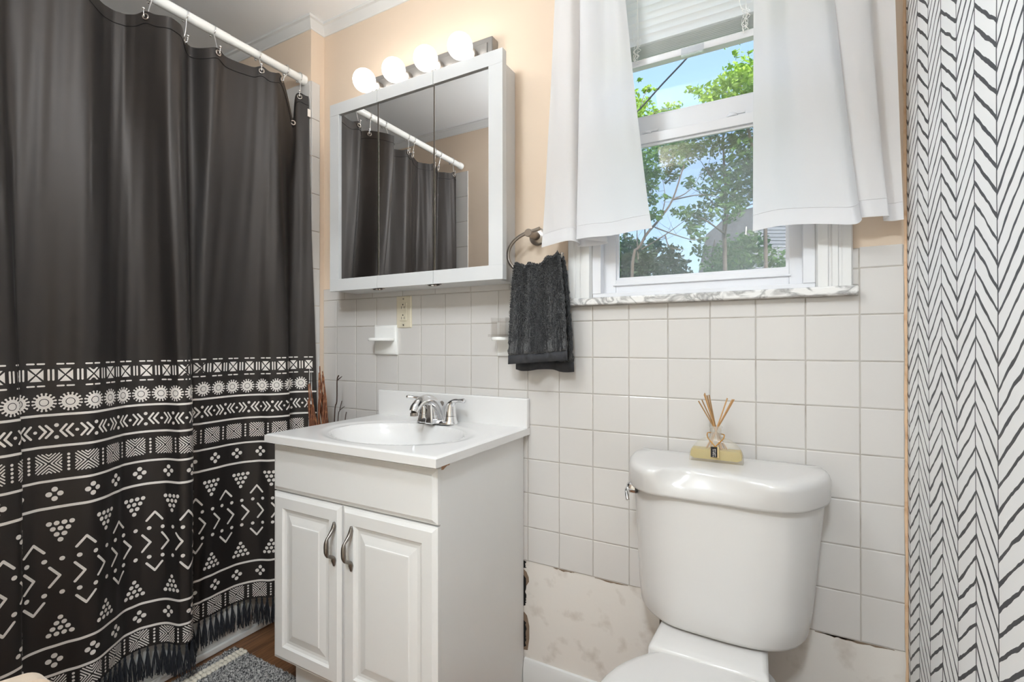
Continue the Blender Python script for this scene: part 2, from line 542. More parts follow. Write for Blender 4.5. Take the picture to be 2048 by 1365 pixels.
_tiles = {}
def tile_mesh(w, h, t=0.006, m='tile', ch=0.0018):
    key = (round(w, 4), round(h, 4), m)
    if key not in _tiles:
        a, b = w / 2, h / 2
        mb = MB()
        v = []
        for (sx, sz, y) in ((1, 1, 1), (1 - ch / a, 1 - ch / b, 0)):
            pass
        outer = [(-a, .0009, -b), (a, .0009, -b), (a, .0009, b), (-a, .0009, b)]
        inner = [(-a + ch, 0, -b + ch), (a - ch, 0, -b + ch), (a - ch, 0, b - ch), (-a + ch, 0, b - ch)]
        back = [(-a, t, -b), (a, t, -b), (a, t, b), (-a, t, b)]
        mb.loft([inner, outer, back], True, True)
        me = bpy.data.meshes.new('tile'); me.from_pydata(mb.v, [], [f[::-1] for f in mb.f]); me.materials.append(MT[m])
        _tiles[key] = me
    return _tiles[key]

def tile(x0, x1, z0, z1, parent, y=0.0, gap=0.0026, name='tile', jit=True):
    w, h = x1 - x0 - gap, z1 - z0 - gap
    o = bpy.data.objects.new(name, tile_mesh(w, h)); COL.objects.link(o)
    o.parent = parent
    o.location = ((x0 + x1) / 2, y + (random.uniform(-.0004, .0004) if jit else 0), (z0 + z1) / 2)
    if jit: o.rotation_euler = (random.uniform(-.004, .004), 0, random.uniform(-.004, .004))
    return o

xcol = lambda c: c * P
for r in range(-1, 7):
    for c in range(-1, 17):
        x0, x1 = max(xcol(c), XT), min(xcol(c + 1), XR - .004)
        z0, z1 = zl(r + 1), zl(r)
        if r == 0 and c in (2, 7): continue              # ceramic fittings sit here
        if r == -1:
            if x0 >= 1.018 and x1 <= 1.76: z1 = 1.236
            elif x0 < 1.02 < x1: x1 = 1.0195
        tile(x0, x1, z0, z1, wall_back)
tile(1.0205, xcol(10), zl(0), 1.236, wall_back)
tile(1.735, 1.751, 1.26, 1.2985, wall_back)
x = 0.044 - 0.153
while x < 1.0:
    tile(max(x, XT), min(x + .153, 1.0195), 1.2995, 1.347, wall_back, name='cap_tile'); x += .153
tile(1.751, XR - .006, 1.2995, 1.35, wall_back, name='cap_tile'); tile(1.735, 1.751, 1.2995, 1.347, wall_back, name='cap_tile')

# torn plasterboard beside the vanity, dirty edge of the tile field
def blob(cx, cz, pts, y, t, name, m):
    ring0 = [(cx + a, y, cz + b) for a, b in pts]; ring1 = [(cx + a, y + t, cz + b) for a, b in pts]
    return MB().loft([ring0, ring1]).build(name, MT[m], wall_back)
blob(.866, .365, [(-.005, .028), (.004, .022), (.012, .006), (.013, -.008), (.004, -.022), (-.005, -.02)], .0012, .002, 'torn_paper', 'torn_paper')
blob(.868, .195, [(-.008, .062), (.004, .052), (.012, .02), (.012, -.02), (.006, -.058), (-.008, -.06)], .0012, .002, 'torn_paper', 'torn_paper')
for cz, h in ((.41, .012), (.335, .04), (.29, .014), (.20, .03), (.16, .016)):
    k = 8
    blob(.864, cz, [(-.004, h)] + [(random.uniform(.001, .007), h * (1 - 2 * (i + 1) / (k + 1))) for i in range(k)] + [(-.004, -h)], .0006, .002, 'broken_gap', 'hole')
dirt = MT['torn_paper']
for cx, w in ((1.15, .05), (1.00, .035), (1.745, .07), (1.70, .04)):
    k = 12
    up = [(cx + w * (2 * i / k - 1), .0014, zl(7) - .001) for i in range(k + 1)]
    dn = [(cx + w * (2 * i / k - 1), .0014, zl(7) - .0025 - random.random() * .005 * math.sin(PI * i / k)) for i in range(k + 1)]
    MB().grid([dn, up]).build('crumbled_edge', dirt, wall_back)

# tub end wall that stands proud of the window wall, with its tiled return
wall_tub = struct('wall_tub_end', MB().box(XL, XT, YT, .02, 0, ZC), MT['peach'])
for k in range(14):
    z1 = 2.19 - k * .1524
    o = bpy.data.objects.new('tile', tile_mesh(.040, .1505)); COL.objects.link(o); o.parent = wall_tub
    o.rotation_euler = (0, 0, PI / 2); o.location = (XT + .0045, YT + .020, z1 - .076)
for k in range(13):
    for c in range(2):
        tile(XT - .1524 * (c + 1), XT - .1524 * c, 2.19 - (k + 1) * .1524, 2.19 - k * .1524, wall_tub, y=YT - .005)
wall_left = struct('wall_left', MB().box(XL - .12, XL, YF - .12, .02, 0, ZC), MT['tub'])
DX0, DX1, DZ = .55, 1.80, 2.10  # opening widened so light from the added hall lamp reaches the curtain
wall_front = struct('wall_front', MB().box(XL, DX0, YF - .11, YF, 0, ZC).box(DX1, XR, YF - .11, YF, 0, ZC).box(DX0, DX1, YF - .11, YF, DZ, ZC), MT['peach'])
for k in range(12):
    for c in range(2):
        o = bpy.data.objects.new('tile', tile_mesh(.150, .1505)); COL.objects.link(o); o.parent = wall_front
        o.rotation_euler = (0, 0, PI); o.location = (-.066 - .1524 * (c + .5), YF + .005, 2.165 - (k + .5) * .1524)
wall_right = struct('wall_right', MB().box(XR, XR + .12, YF - .11, .003, 0, ZC), MT['wallpaper'])
cl = MB()
zz = [i * .0305 for i in range(81)]
cl.grid([[(XR - .0005 - .004 - .0025 * random.random(), -.0012, z) for z in zz], [(XR - .0008, -.0015, z) for z in zz], [(XR - .0008, -.0045 - .003 * random.random(), z) for z in zz]])
cl.build('paint_edge', MT['caulk'], wall_right)
ceiling = struct('ceiling', MB().box(XL - .12, XR + .12, YF - .11, .14, ZC, ZC + .1), MT['ceiling'])

# floor of planks running along the tub
floor = struct('floor', MB().box(XL, XR + .1, YF - .12, .01, -.06, -.003), MT['hole'])
pw = .15
for i in range(15):
    x0 = -.24 + i * pw
    if x0 > XR: break
    cut = -.35 - .5 * ((i * 7) % 5) / 5
    for y0, y1 in ((YF - .11, cut), (cut, .0)):
        mb = MB().box(x0 + .0008, min(x0 + pw - .0008, XR), y0 + .0008, y1 - .0008, -.004, 0)
        mb.build('plank', MT['wood'], floor, bevel=.0008, seg=1)

# ceiling mouldings
prof = [(0, 0), (.004, 0), (.006, .006), (.010, .010), (.016, .020), (.022, .028), (.030, .031), (.030, .040), (0, .040)]
zt = ZC - .040
n_trim = [0]
def trim(p0, p1, out):
    n_trim[0] += 1
    struct('trim_%d' % n_trim[0], MB().extrude_profile(prof, p0, p1, out), MT['trim'], smooth=True, angle=25)
def mitred_trim(path, outs):
    n_trim[0] += 1
    rings = []
    for k_, (px_, py_) in enumerate(path):
        o0 = np.array(outs[max(0, k_ - 1)]); o1 = np.array(outs[min(k_, len(outs) - 1)])
        mv = o0 if np.allclose(o0, o1) else o0 + o1
        rings.append([(px_ + mv[0] * a, py_ + mv[1] * a, zt + b) for a, b in prof])
    struct('trim_%d' % n_trim[0], MB().loft(rings), MT['trim'], smooth=True, angle=25)
mitred_trim([(XL, YT), (XT, YT), (XT, .003), (XR, .003)], [(0, -1), (1, 0), (0, -1)])
trim((XL, YF, zt), (XR, YF, zt), (0, 1, 0))
trim((XR, YF, zt), (XR, 0, zt), (-1, 0, 0))
base_prof = [(0, 0), (.013, 0), (.013, .085), (.010, .093), (.010, .100), (.006, .110), (0, .113)]
struct('baseboard_back', MB().extrude_profile(base_prof, (.864, .0022, 0), (XR, .0022, 0), (0, -1, 0)), MT['trim'], smooth=True, angle=25)

# the hall beyond the doorway the photograph was taken from
struct('wall_hall', MB().box(.2, 2.9, -3.2, -3.1, 0, ZC).box(.1, .2, -3.2, YF - .11, 0, ZC).box(2.8, 2.9, -3.2, YF - .11, 0, ZC).box(XR + .12, 2.9, YF - .13, YF - .11, 0, ZC), MT['hall'])
struct('ceiling_hall', MB().box(.1, 2.9, -3.2, YF - .11, ZC, ZC + .1), MT['ceiling'])
fh = struct('floor_hall', MB().box(.1, 2.9, -3.2, YF - .11, -.05, 0), MT['hall_floor'])
def flush_fill_lamp(name, label, cx, cy, strength, color, R):
    t = thing(name, label, 'lamp', (cx, cy, ZC))
    MB().lathe([(.0, -.001), (R + .006, -.001), (R + .006, -.022), (.0, -.022)], (cx, cy, ZC), n=36).build('base', MT['rod'], t, smooth=True)
    m_ = bpy.data.materials.new(name + '_glass'); m_.use_nodes = True
    b_ = m_.node_tree.nodes['Principled BSDF']; b_.inputs['Emission Color'].default_value = color; b_.inputs['Emission Strength'].default_value = strength
    MB().lathe([(.0001, -.092), (R * .48, -.087), (R * .84, -.066), (R, -.034), (R, -.023)], (cx, cy, ZC), n=36).build('shade', m_, t, smooth=True)
flush_fill_lamp('hall_fill_lamp', 'added round white fill lamp on the unseen hall ceiling', 1.60, -2.1, HALL_FILL_STRENGTH, (.84, .93, 1, 1), .125)  # added out of view to throw frontal fill light through the doorway
gx, gy, gz, gR = .86, -1.12, 2.06, .11
gl_ = thing('added_globe_lamp', 'added white globe fill lamp on a stem, out of view by the doorway', 'lamp', (gx, gy, ZC))  # invented globe outside the view, put in to even out the room light
MB().lathe([(.0001, -.001), (.06, -.001), (.055, -.018), (.012, -.026), (.010, -.23), (.04, -.245), (.04, -.27)], (gx, gy, ZC), n=28).build('stem', MT['nickel'], gl_, smooth=True)
m_ = bpy.data.materials.new('globe_glass'); m_.use_nodes = True
b_ = m_.node_tree.nodes['Principled BSDF']; b_.inputs['Emission Color'].default_value = (.84, .93, 1, 1); b_.inputs['Emission Strength'].default_value = ROOM_FILL_STRENGTH
MB().sphere((gx, gy, gz + .01), gR, 28, 16).build('globe', m_, gl_, smooth=True, angle=180)

# ------------------------------------------------------------------ window
win = struct_root('window_1', (1.38, 0, 1.258))
SILL = 1.258
cas = [(0, 0), (.004, 0), (.018, .004), (.020, .010), (.020, .024), (.015, .026), (.015, .030), (.020, .033), (.020, .044), (.016, .046), (.016, .050), (.019, .054), (.019, .070), (.010, .074), (0, .074)]
# each casing board: profile across its width, swept upwards
def casing(x_in, sgn, name):
    mb = MB().extrude_profile([(a, b) for a, b in cas], (x_in, .0, SILL), (x_in, .0, HZ1 + .08), (0, -1, 0), (sgn, 0, 0))
    mb.build(name, MT['trim'], win, smooth=True, angle=20)
casing(1.095, -1, 'casing_board'); casing(1.664, 1, 'casing_board')
MB().extrude_profile(cas, (1.021, 0, HZ1), (1.738, 0, HZ1), (0, -1, 0), (0, 0, 1)).build('head_casing', MT['trim'], win, smooth=True, angle=20)
MB().box(1.022, 1.748, -.026, .06, 1.236, SILL).build('marble_sill', MT['marble'], win, bevel=.004)
MB().box(1.0949, 1.122, -.002, .03, SILL + .012, HZ1).build('stop', MT['vinyl'], win, bevel=.002)
MB().box(1.637, 1.6641, -.002, .03, SILL + .012, HZ1).build('stop', MT['vinyl'], win, bevel=.002)
MB().box(1.095, 1.664, .0, .13, SILL - .001, SILL + .013).build('frame_sill', MT['vinyl'], win, bevel=.002)
MB().box(1.0851, 1.1125, .03, .139, SILL + .012, HZ1).build('jamb', MT['vinyl'], win)
MB().box(1.6435, 1.6749, .03, .139, SILL + .012, HZ1).build('jamb', MT['vinyl'], win)
MB().box(1.1125, 1.6435, .0, .139, 2.22, HZ1).build('head_jamb', MT['vinyl'], win)
def sash(name, x0, x1, z0, z1, gx0, gx1, gz0, gz1, y0, y1, gy):
    fr = MB().box(x0, gx0, y0, y1, z0, z1).box(gx1, x1, y0, y1, z0, z1).box(gx0, gx1, y0, y1, z0, gz0).box(gx0, gx1, y0, y1, gz1, z1)
    s = fr.build(name, MT['vinyl'], win, bevel=.0015)
    # stepped glazing bead round the glass
    b = .007
    bd = MB()
    for d, yy in ((b, y0 + .008),):
        bd.box(gx0, gx0 + d, yy, gy, gz0, gz1).box(gx1 - d, gx1, yy, gy, gz0, gz1).box(gx0 + d, gx1 - d, yy, gy, gz0, gz0 + d).box(gx0 + d, gx1 - d, yy, gy, gz1 - d, gz1)
    bd.build('glazing_bead', MT['vinyl'], s)
    MB().box(gx0, gx1, gy, gy + .004, gz0, gz1).build('pane', MT['pane'], s)
    return s
low = sash('lower_sash', 1.1145, 1.6425, 1.272, 1.732, 1.158, 1.608, 1.312, 1.704, .030, .062, .046)
MB().box(1.150, 1.612, .024, .031, 1.294, 1.299).build('lift_lip', MT['vinyl'], low, bevel=.001)
up = sash('upper_sash', 1.1145, 1.6425, 1.738, 2.22, 1.150, 1.616, 1.797, 2.19, .066, .098, .082)
for xx in (1.245, 1.475):
    MB().box(xx - .03, xx + .03, .050, .066, 1.7325, 1.739).lathe([(.0, 0), (.014, 0), (.014, .007), (.009, .012), (0, .012)], (xx, .056, 1.7385), n=16).box(xx - .004, xx + .032, .050, .056, 1.744, 1.750).build('sash_lock', MT['vinyl'], up, smooth=True, bevel=.001)
MB().box(1.150, 1.616, .110, .111, 1.29, 1.74).build('insect_screen', MT['screen'], win)

# raised mini blind in front of the upper sash
bl = thing('mini_blind', 'white mini blind raised high in front of the upper sash', 'blind', (1.38, .01, 1.915))
bx0, bx1 = 1.126, 1.634
MB().box(bx0, bx1, .0, .026, 2.225, 2.255).build('head_rail', MT['vinyl'], bl, bevel=.002)
MB().extrude_profile([(0, 0), (.024, 0), (.026, .004), (.026, .016), (.022, .02), (.004, .02), (0, .016)], (bx0, .026, 1.917), (bx1, .026, 1.917), (0, -1, 0)).build('bottom_rail', MT['vinyl'], bl, smooth=True, angle=30)
def slat(z, tilt):
    pts = []
    for i in range(7):
        t = i / 6 - .5
        a, b = t * .025, .0022 * (1 - 4 * t * t)
        pts.append((.013 + a * math.cos(tilt) - b * math.sin(tilt), z + a * math.sin(tilt) + b * math.cos(tilt)))
    G = [[(x, y, zz) for y, zz in pts] for x in (bx0, bx1)]
    return MB().grid(G)
for i in range(9):
    slat(1.942 + i * .0046, math.radians(4)).build('slat', MT['blind'], bl, smooth=True, angle=180)
for i in range(11):
    slat(1.996 + i * .0205, math.radians(-52 if i < 4 else -40)).build('slat', MT['blind'], bl, smooth=True, angle=180)
for xx in (1.232, 1.512):
    mb = MB()
    for yy in (.0, .026):
        mb.tube([(xx, yy, 1.937), (xx + .001, yy, 1.99), (xx, yy, 2.225)], .0007, 5)
    rs = random.Random(int(xx * 1000))
    mb.build('ladder_cord', MT['rod'], bl)
    mb = MB()
    for k in range(5):
        pts = [(xx + rs.uniform(-.012, .012), -.003 - rs.random() * .004, 1.925 + .011 * j + rs.uniform(-.004, .004)) for j in range(7)]
        mb.tube(catmull(pts, 4), .0006, 5)
    mb.tube(catmull([(xx - .01, -.004, 1.99), (xx - .014, -.004, 2.02), (xx, -.004, 2.05), (xx, -.002, 2.225)], 5), .0006, 5)
    tag(mb.build('gathered_cord', MT['rod'], bl), kind='stuff')
MB().box(1.352, 1.410, -.0035, -.001, 1.908, 1.932).box(1.352, 1.410, -.010, -.0035, 1.906, 1.909).build('clip', MT['clear_clip'], bl)
# ------------------------------------------------------------------ vanity cabinet
VX0, VX1, VY = .247, .862, -.437
van = thing('vanity_cabinet', 'white two-door vanity cabinet with pewter pulls standing below the mirror', 'cabinet', (.555, -.22, 0))
body = MB().box(VX1 - .016, VX1, VY, -.003, 0, .830).box(VX0, VX0 + .016, VY, -.003, .165, .830).box(VX0, VX0 + .016, VY + .06, -.003, 0, .165)
body.box(VX0 + .016, VX1 - .016, VY, -.003, .165, .181).box(VX0 + .016, VX1 - .016, -.009, -.003, .181, .830)
body.box(VX0 + .016, VX1 - .016, VY, VY + .018, .79, .830).box(VX0 + .016, VX1 - .016, VY, VY + .018, .655, .70).box(.53, .56, VY, VY + .018, .181, .655)
body.build('body', MT['cabinet'], van)
MB().box(VX0 + .016, VX1 - .016, VY + .06, VY + .075, 0, .165).build('toe_kick', MT['cabinet'], van)
MB().grid([[(VX1 + .0006, VY + .001 + .008 * i, .8305) for i in range(7)], [(VX1 + .0006, VY + .001 + .008 * i, .8305 - (.017, .018, .014, .011, .012, .006, .0005)[i]) for i in range(7)]]).build('chipped_corner', MT['chip'], van)

def frame_loft(x0, x1, z0, z1, steps, yb):
    """concentric rectangles: steps = (inset, y); a routed door face"""
    rings = []
    for ins, y in steps:
        rings.append([(x0 + ins, y, z0 + ins), (x1 - ins, y, z0 + ins), (x1 - ins, y, z1 - ins), (x0 + ins, y, z1 - ins)])
    rings.insert(0, [(x0, yb, z0), (x1, yb, z0), (x1, yb, z1), (x0, yb, z1)])
    mb = MB().loft(rings, True, True)
    return mb
yb, yf = VY - .0005, -.456
edge = [(0, yf + .007), (.004, yf + .006), (.012, yf + .001), (.013, yf)]
frame_loft(VX0 - .003, VX1 + .0, .682, .818, edge + [(.02, yf)], yb).build('drawer_front', MT['cabinet'], van)
def pull(cx, z0, z1, parent):
    zc = (z0 + z1) / 2
    path = [(cx, yf - .003, z1 - .004), (cx, yf - .004, z1 - .016), (cx, yf - .009, z1 - .026), (cx, yf - .022, z1 - .039), (cx, yf - .027, z1 - .044), (cx, yf - .029, zc + .012), (cx, yf - .0295, zc),
            (cx, yf - .029, zc - .014), (cx, yf - .026, z0 + .040), (cx, yf - .022, z0 + .036), (cx, yf - .008, z0 + .028), (cx, yf - .004, z0 + .018), (cx, yf - .003, z0 + .004)]
    rad = [.003, .0062, .006, .0042, .0042, .0062, .0068, .0066, .0050, .0042, .0055, .0066, .003]
    Pp = catmull(path, 5); Rr = np.interp(np.arange(len(Pp)) / 5, range(len(rad)), rad)
    MB().tube([tuple(p) for p in Pp], list(Rr), 12).build('handle', MT['pewter'], parent, smooth=True, angle=180)
def door(x0, x1, z0, z1, hx):
    st = edge + [(.044, yf), (.049, yf + .005), (.056, yf + .0075), (.064, yf + .0075), (.078, yf + .004), (.086, yf + .0022), (.088, yf + .0003), (.092, yf)]
    d = frame_loft(x0, x1, z0, z1, st, yb).build('door', MT['cabinet'], van)
    pull(hx, .508, .636, d)
door(VX0 - .003, .5335, .176, .677, .513)
door(.5385, VX1, .176, .677, .579)

# ------------------------------------------------------------------ sink top
TX0, TX1, TY0, ZT = .248, .885, -.486, .856
top = thing('sink_top', 'glossy white moulded sink top with oval basin on the vanity', 'sink', (.566, -.24, .8305))
nx, ny = 110, 84
bcx, bcy, brx, bry = .567, -.268, .213, .152
def ztop(x, y):
    e = math.sqrt(((x - bcx) / brx) ** 2 + ((y - bcy) / bry) ** 2)
    z = ZT
    z -= .004 * (1 - sstep(1.10, 1.24, e))
    if e < 1.05: z -= .112 * (1 - (e / 1.05) ** 2.4) ** .75
    # slight raised rim at the slab edge
    d = min(x - TX0, TX1 - x, y - TY0)
    z -= .004 * (1 - sstep(0, .008, d)) * (1 if d < .008 else 0)
    return z
xs = np.unique(np.concatenate([[TX0, TX0 + .001, TX0 + .003, TX0 + .006], np.linspace(TX0 + .01, TX1 - .01, nx), [TX1 - .006, TX1 - .003, TX1 - .001, TX1]]))
ys = np.unique(np.concatenate([[TY0, TY0 + .001, TY0 + .003, TY0 + .006], np.linspace(TY0 + .01, -.002, ny)]))
G = [[(x, y, ztop(x, y)) for x in xs] for y in ys]
mb = MB().grid(G)
zb = .8312
front = [[(x, TY0, zb) for x in xs], G[0]]
mb.grid(front)
mb.grid([[(TX1, y, zb) for y in ys], [r[-1] for r in G]])
mb.grid([[(TX0, y, zb) for y in ys], [r[0] for r in G]], flip=True)
mb.grid([[(x, TY0 + .0, zb) for x in (TX0, TX1)], [(x, TY0 + .05, zb) for x in (TX0, TX1)]], flip=True)
mb.build('basin_slab', MT['marble_top'], top, smooth=True, angle=50)
MB().box(TX0, TX1, -.021, -.0008, ZT - .004, .947).build('backsplash', MT['marble_top'], top, bevel=.004, seg=3)
MB().lathe([(.0001, 0), (.012, .001), (.020, .0005), (.021, -.002)], (bcx, bcy, ZT - .113), n=24).build('drain', MT['chrome'], top, smooth=True)

# ------------------------------------------------------------------ faucet
FX, FY = .574, -.078
fc = thing('faucet', 'chrome two-lever basin faucet on the sink top', 'faucet', (FX, FY, ZT))
def stadium(hx, hy, z, n=10):
    pts = []
    for k in range(n + 1):
        a = -PI / 2 + PI * k / n; pts.append((FX + hx - hy + hy * math.cos(a), FY + hy * math.sin(a), z))
    for k in range(n + 1):
        a = PI / 2 + PI * k / n; pts.append((FX - hx + hy + hy * math.cos(a), FY + hy * math.sin(a), z))
    return pts
MB().loft([stadium(.080, .028, ZT + .0005), stadium(.080, .028, ZT + .004), stadium(.076, .024, ZT + .011), stadium(.070, .019, ZT + .016)]).build('base_plate', MT['chrome'], fc, smooth=True, angle=50)
sp = catmull([(FX, FY + .012, ZT + .012), (FX, FY + .004, ZT + .040), (FX, FY - .018, ZT + .068), (FX, FY - .052, ZT + .083), (FX, FY - .088, ZT + .079), (FX, FY - .112, ZT + .064), (FX, FY - .122, ZT + .050)], 6)
rr = np.interp(np.linspace(0, 6, len(sp)), range(7), [.021, .019, .0175, .0165, .0165, .0165, .0145])
MB().tube([tuple(p) for p in sp], list(rr), 18).build('spout', MT['chrome'], fc, smooth=True, angle=60)
MB().loft([[(FX - .016, FY - .050, ZT + .001), (FX + .016, FY - .050, ZT + .001), (FX + .020, FY + .02, ZT + .001), (FX - .020, FY + .02, ZT + .001)],
           [(FX - .013, FY - .046, ZT + .03), (FX + .013, FY - .046, ZT + .03), (FX + .017, FY + .014, ZT + .036), (FX - .017, FY + .014, ZT + .036)],
           [(FX - .009, FY - .044, ZT + .070), (FX + .009, FY - .044, ZT + .070), (FX + .012, FY - .012, ZT + .062), (FX - .012, FY - .012, ZT + .062)]]).build('spout_support', MT['chrome'], fc, bevel=.005, seg=3)
MB().lathe([(.0125, 0), (.0125, .010), (.010, .010)], (FX, FY - .119, ZT + .038), n=20).build('aerator', MT['nickel'], fc, smooth=True)
MB().tube([(FX, FY + .024, ZT + .012), (FX, FY + .024, ZT + .055)], .003, 8).lathe([(.003, 0), (.007, .006), (.008, .014), (.003, .018)], (FX, FY + .024, ZT + .052), n=14).build('lift_rod', MT['nickel'], fc, smooth=True)
for sgn in (-1, 1):
    hx = FX + sgn * .0535
    h = MB().lathe([(.026, .001), (.0255, .004), (.0215, .020), (.0205, .026)], (hx, FY, ZT), n=26).build('handle_base', MT['chrome'], fc, smooth=True)
    hp = catmull([(hx, FY, ZT + .027), (hx, FY, ZT + .045), (hx + sgn * .004, FY - .001, ZT + .063), (hx + sgn * .018, FY - .004, ZT + .076), (hx + sgn * .040, FY - .010, ZT + .080), (hx + sgn * (.066 if sgn > 0 else .058), FY - .018, ZT + .082), (hx + sgn * (.070 if sgn > 0 else .062), FY - .019, ZT + .082)], 5)
    hr = np.interp(np.linspace(0, 6, len(hp)), range(7), [.0205, .0185, .0155, .0085, .0065, .0078, .0055])
    MB().tube([tuple(p) for p in hp], list(hr), 16).build('lever', MT['chrome'], fc, smooth=True, angle=70)

# ------------------------------------------------------------------ mirror cabinet
mc = thing('mirror_cabinet', 'pale grey three-door mirrored medicine cabinet on the wall', 'cabinet', (.48, -.06, 1.318))
CX0, CX1, CZ0, CZ1, CYF, CYB = .106, .856, 1.318, 2.018, -.125, -.102
MB().box(.118, .830, CYB + .001, .0025, CZ0 + .001, 2.008).build('body', MT['medframe'], mc, bevel=.001)
cuts = [CX0, .3445, .5925, CX1]
ox0, ox1, oz0, oz1 = .153, .806, 1.362, 1.974
ym = CYF + .007
for i in range(3):
    a, b = cuts[i] + (.0008 if i else 0), cuts[i + 1] - (.0008 if i < 2 else 0)
    g0, g1 = (ox0 if i == 0 else a), (ox1 if i == 2 else b)
    fr = MB().box(a, b, CYF, CYB, CZ0, oz0).box(a, b, CYF, CYB, oz1, CZ1)
    if i == 0: fr.box(a, g0, CYF, CYB, oz0, oz1)
    if i == 2: fr.box(g1, b, CYF, CYB, oz0, oz1)
    fr.box(a, b, CYB, CYB + .0008, CZ0, CZ1)
    d = fr.build('door', MT['medframe'], mc, bevel=.001, seg=1)
    mir = MB().box(g0, g1, ym, CYB, oz0, oz1).build('mirror', MT['mirror'], d)
    bev = MB()
    if i: bev.box(a, a + .0022, ym - .0006, ym + .002, oz0, oz1)
    if i < 2: bev.box(b - .0022, b, ym - .0006, ym + .002, oz0, oz1)
    bev.build('mirror_edge', MT['nickel'], d)
for hx in (.3445, .5925):
    for z0, sg in ((CZ0, -1), (CZ1, 1)):
        z = z0 + sg * .0012
        MB().box(hx - .026, hx + .022, -.121, -.108, min(z0, z + sg * .001), max(z0, z + sg * .001)).tube([(hx - .024, -.116, z + sg * .0015), (hx - .010, -.119, z + sg * .003), (hx + .002, -.114, z + sg * .004), (hx + .020, -.117, z + sg * .002)], .0025, 7).lathe([(.006, -.0025), (.006, .0025), (.002, .0035)], (hx + .003, -.114, z + sg * .003), n=12).build('hinge', MT['nickel'], mc)

# ------------------------------------------------------------------ light bar
lb = thing('vanity_light', 'brushed steel light bar with four glowing globe bulbs above the mirror', 'lamp', (.49, 0, 2.07))
LX0, LX1, LZ0, LZ1 = .215, .765, 2.022, 2.132
MB().box(LX0, LX1, -.034, .0025, LZ0, LZ1).build('back_plate', MT['lightbar'], lb, bevel=.003)
MB().box(LX0 + .018, LX1 - .018, -.0375, -.033, LZ0 + .018, LZ1 - .018).build('front_panel', MT['lightbar'], lb, bevel=.002)
for bx in (.268, .409, .550, .690):
    MB().lathe([(.024, -.037), (.024, -.058), (.019, -.062)], (bx, 0, 2.078), axis='y', n=24, cap0=True).build('socket', MT['nickel'], lb, smooth=True)
    # globe with a short neck, axis along -y
    R = .0405
    prof = [(.014, -.060), (.016, -.068)] + [(max(.0002, R * math.sin(t)), -.110 + R * math.cos(t)) for t in np.linspace(.42, PI, 16)]
    MB().lathe(prof, (bx, 0, 2.078), axis='y', n=28).build('bulb', MT['bulb'], lb, smooth=True, angle=180)

# ------------------------------------------------------------------ wall fittings
def ceramic_plate(name, label, cx, cz, cat, shelf_x0, shelf_x1):
    t = thing(name, label, cat, (cx, 0, cz))
    a = .056
    frame_loft(cx - a, cx + a, cz - a, cz + a, [(0, -.006), (.003, -.011), (.008, -.013), (.014, -.013)], .003).build('plate', MT['ceramic'], t, smooth=True, angle=50)
    pts = []
    for k in range(13):
        an = PI + PI * k / 12
        pts.append(((shelf_x0 + shelf_x1) / 2 + (shelf_x1 - shelf_x0) / 2 * math.cos(an) * 1.0, -.030 + .048 * math.sin(an) if 0 < k < 12 else -.012))
    r0 = [(x, y, cz - .004) for x, y in pts]; r1 = [(x, y, cz + .007) for x, y in pts]
    MB().loft([r0, r1]).build('shelf', MT['ceramic'], t, bevel=.003, seg=3)
    return t
ceramic_plate('toothbrush_holder', 'white ceramic holder set in the tiles beside the outlet', .274, 1.1365, 'holder', .224, .324)
ceramic_plate('soap_dish', 'white ceramic wall dish half hidden behind the dark towel', .822, 1.1365, 'dish', .768, .842)
ac = thing('acrylic_box', 'small clear acrylic box on the ceramic dish beside the towel', 'box', (.818, -.045, 1.1435))
bx = MB()
x0, x1, y0, y1, z0, z1, tk = .782, .838, -.072, -.018, 1.1436, 1.205, .004
bx.box(x0, x1, y0, y1, z0, z0 + tk).box(x0, x0 + tk, y0, y1, z0 + tk, z1).box(x1 - tk, x1, y0, y1, z0 + tk, z1).box(x0 + tk, x1 - tk, y0, y0 + tk, z0 + tk, z1 - .012).box(x0 + tk, x1 - tk, y1 - tk, y1, z0 + tk, z1)
bx.build('walls', MT['acrylic'], ac)
MB().box(.772, .841, -.074, -.016, 1.1436, 1.152).build('base', MT['acrylic'], ac)
sh = thing('suction_hook', 'tiny clear suction hook on the tile above the acrylic box', 'hook', (.818, 0, 1.224))
MB().lathe([(.0105, -.0004), (.0105, -.003), (.004, -.006), (.003, -.010), (.0001, -.0105)], (.818, 0, 1.224), axis='y', n=20).build('suction_cup', MT['acrylic'], sh, smooth=True)

ol = thing('wall_outlet', 'almond double wall outlet set in the white tiles', 'outlet', (.361, 0, 1.24))
ocx, ocz = .361, 1.240
frame_loft(ocx - .036, ocx + .036, ocz - .0585, ocz + .0585, [(0, -.003), (.003, -.0055), (.006, -.006)], .001).build('plate', MT['almond'], ol)
MB().box(ocx - .0165, ocx + .0165, -.0085, -.005, ocz - .034, ocz + .034).build('insert', MT['almond'], ol, bevel=.001)
for dz in (.0195, -.0195):
    r = MB().box(ocx - .0155, ocx + .0155, -.0092, -.0083, ocz + dz - .0125, ocz + dz + .0125).build('receptacle', MT['almond'], ol, bevel=.0004)
    MB().box(ocx - .0075, ocx - .0058, -.0096, -.0088, ocz + dz - .008, ocz + dz + .001).build('slot', MT['black'], r)
    MB().box(ocx + .0058, ocx + .0075, -.0096, -.0088, ocz + dz - .007, ocz + dz + .001).build('slot', MT['black'], r)
    MB().lathe([(.0026, -.0096), (.0026, -.0088)], (ocx, 0, ocz + dz + .0075), axis='y', n=12).build('ground_hole', MT['black'], r)
for dz in (.0025, -.0030):
    MB().box(ocx - .009, ocx + .009, -.0096, -.0083, ocz + dz - .002, ocz + dz + .002).build('button', MT['almond'], ol)
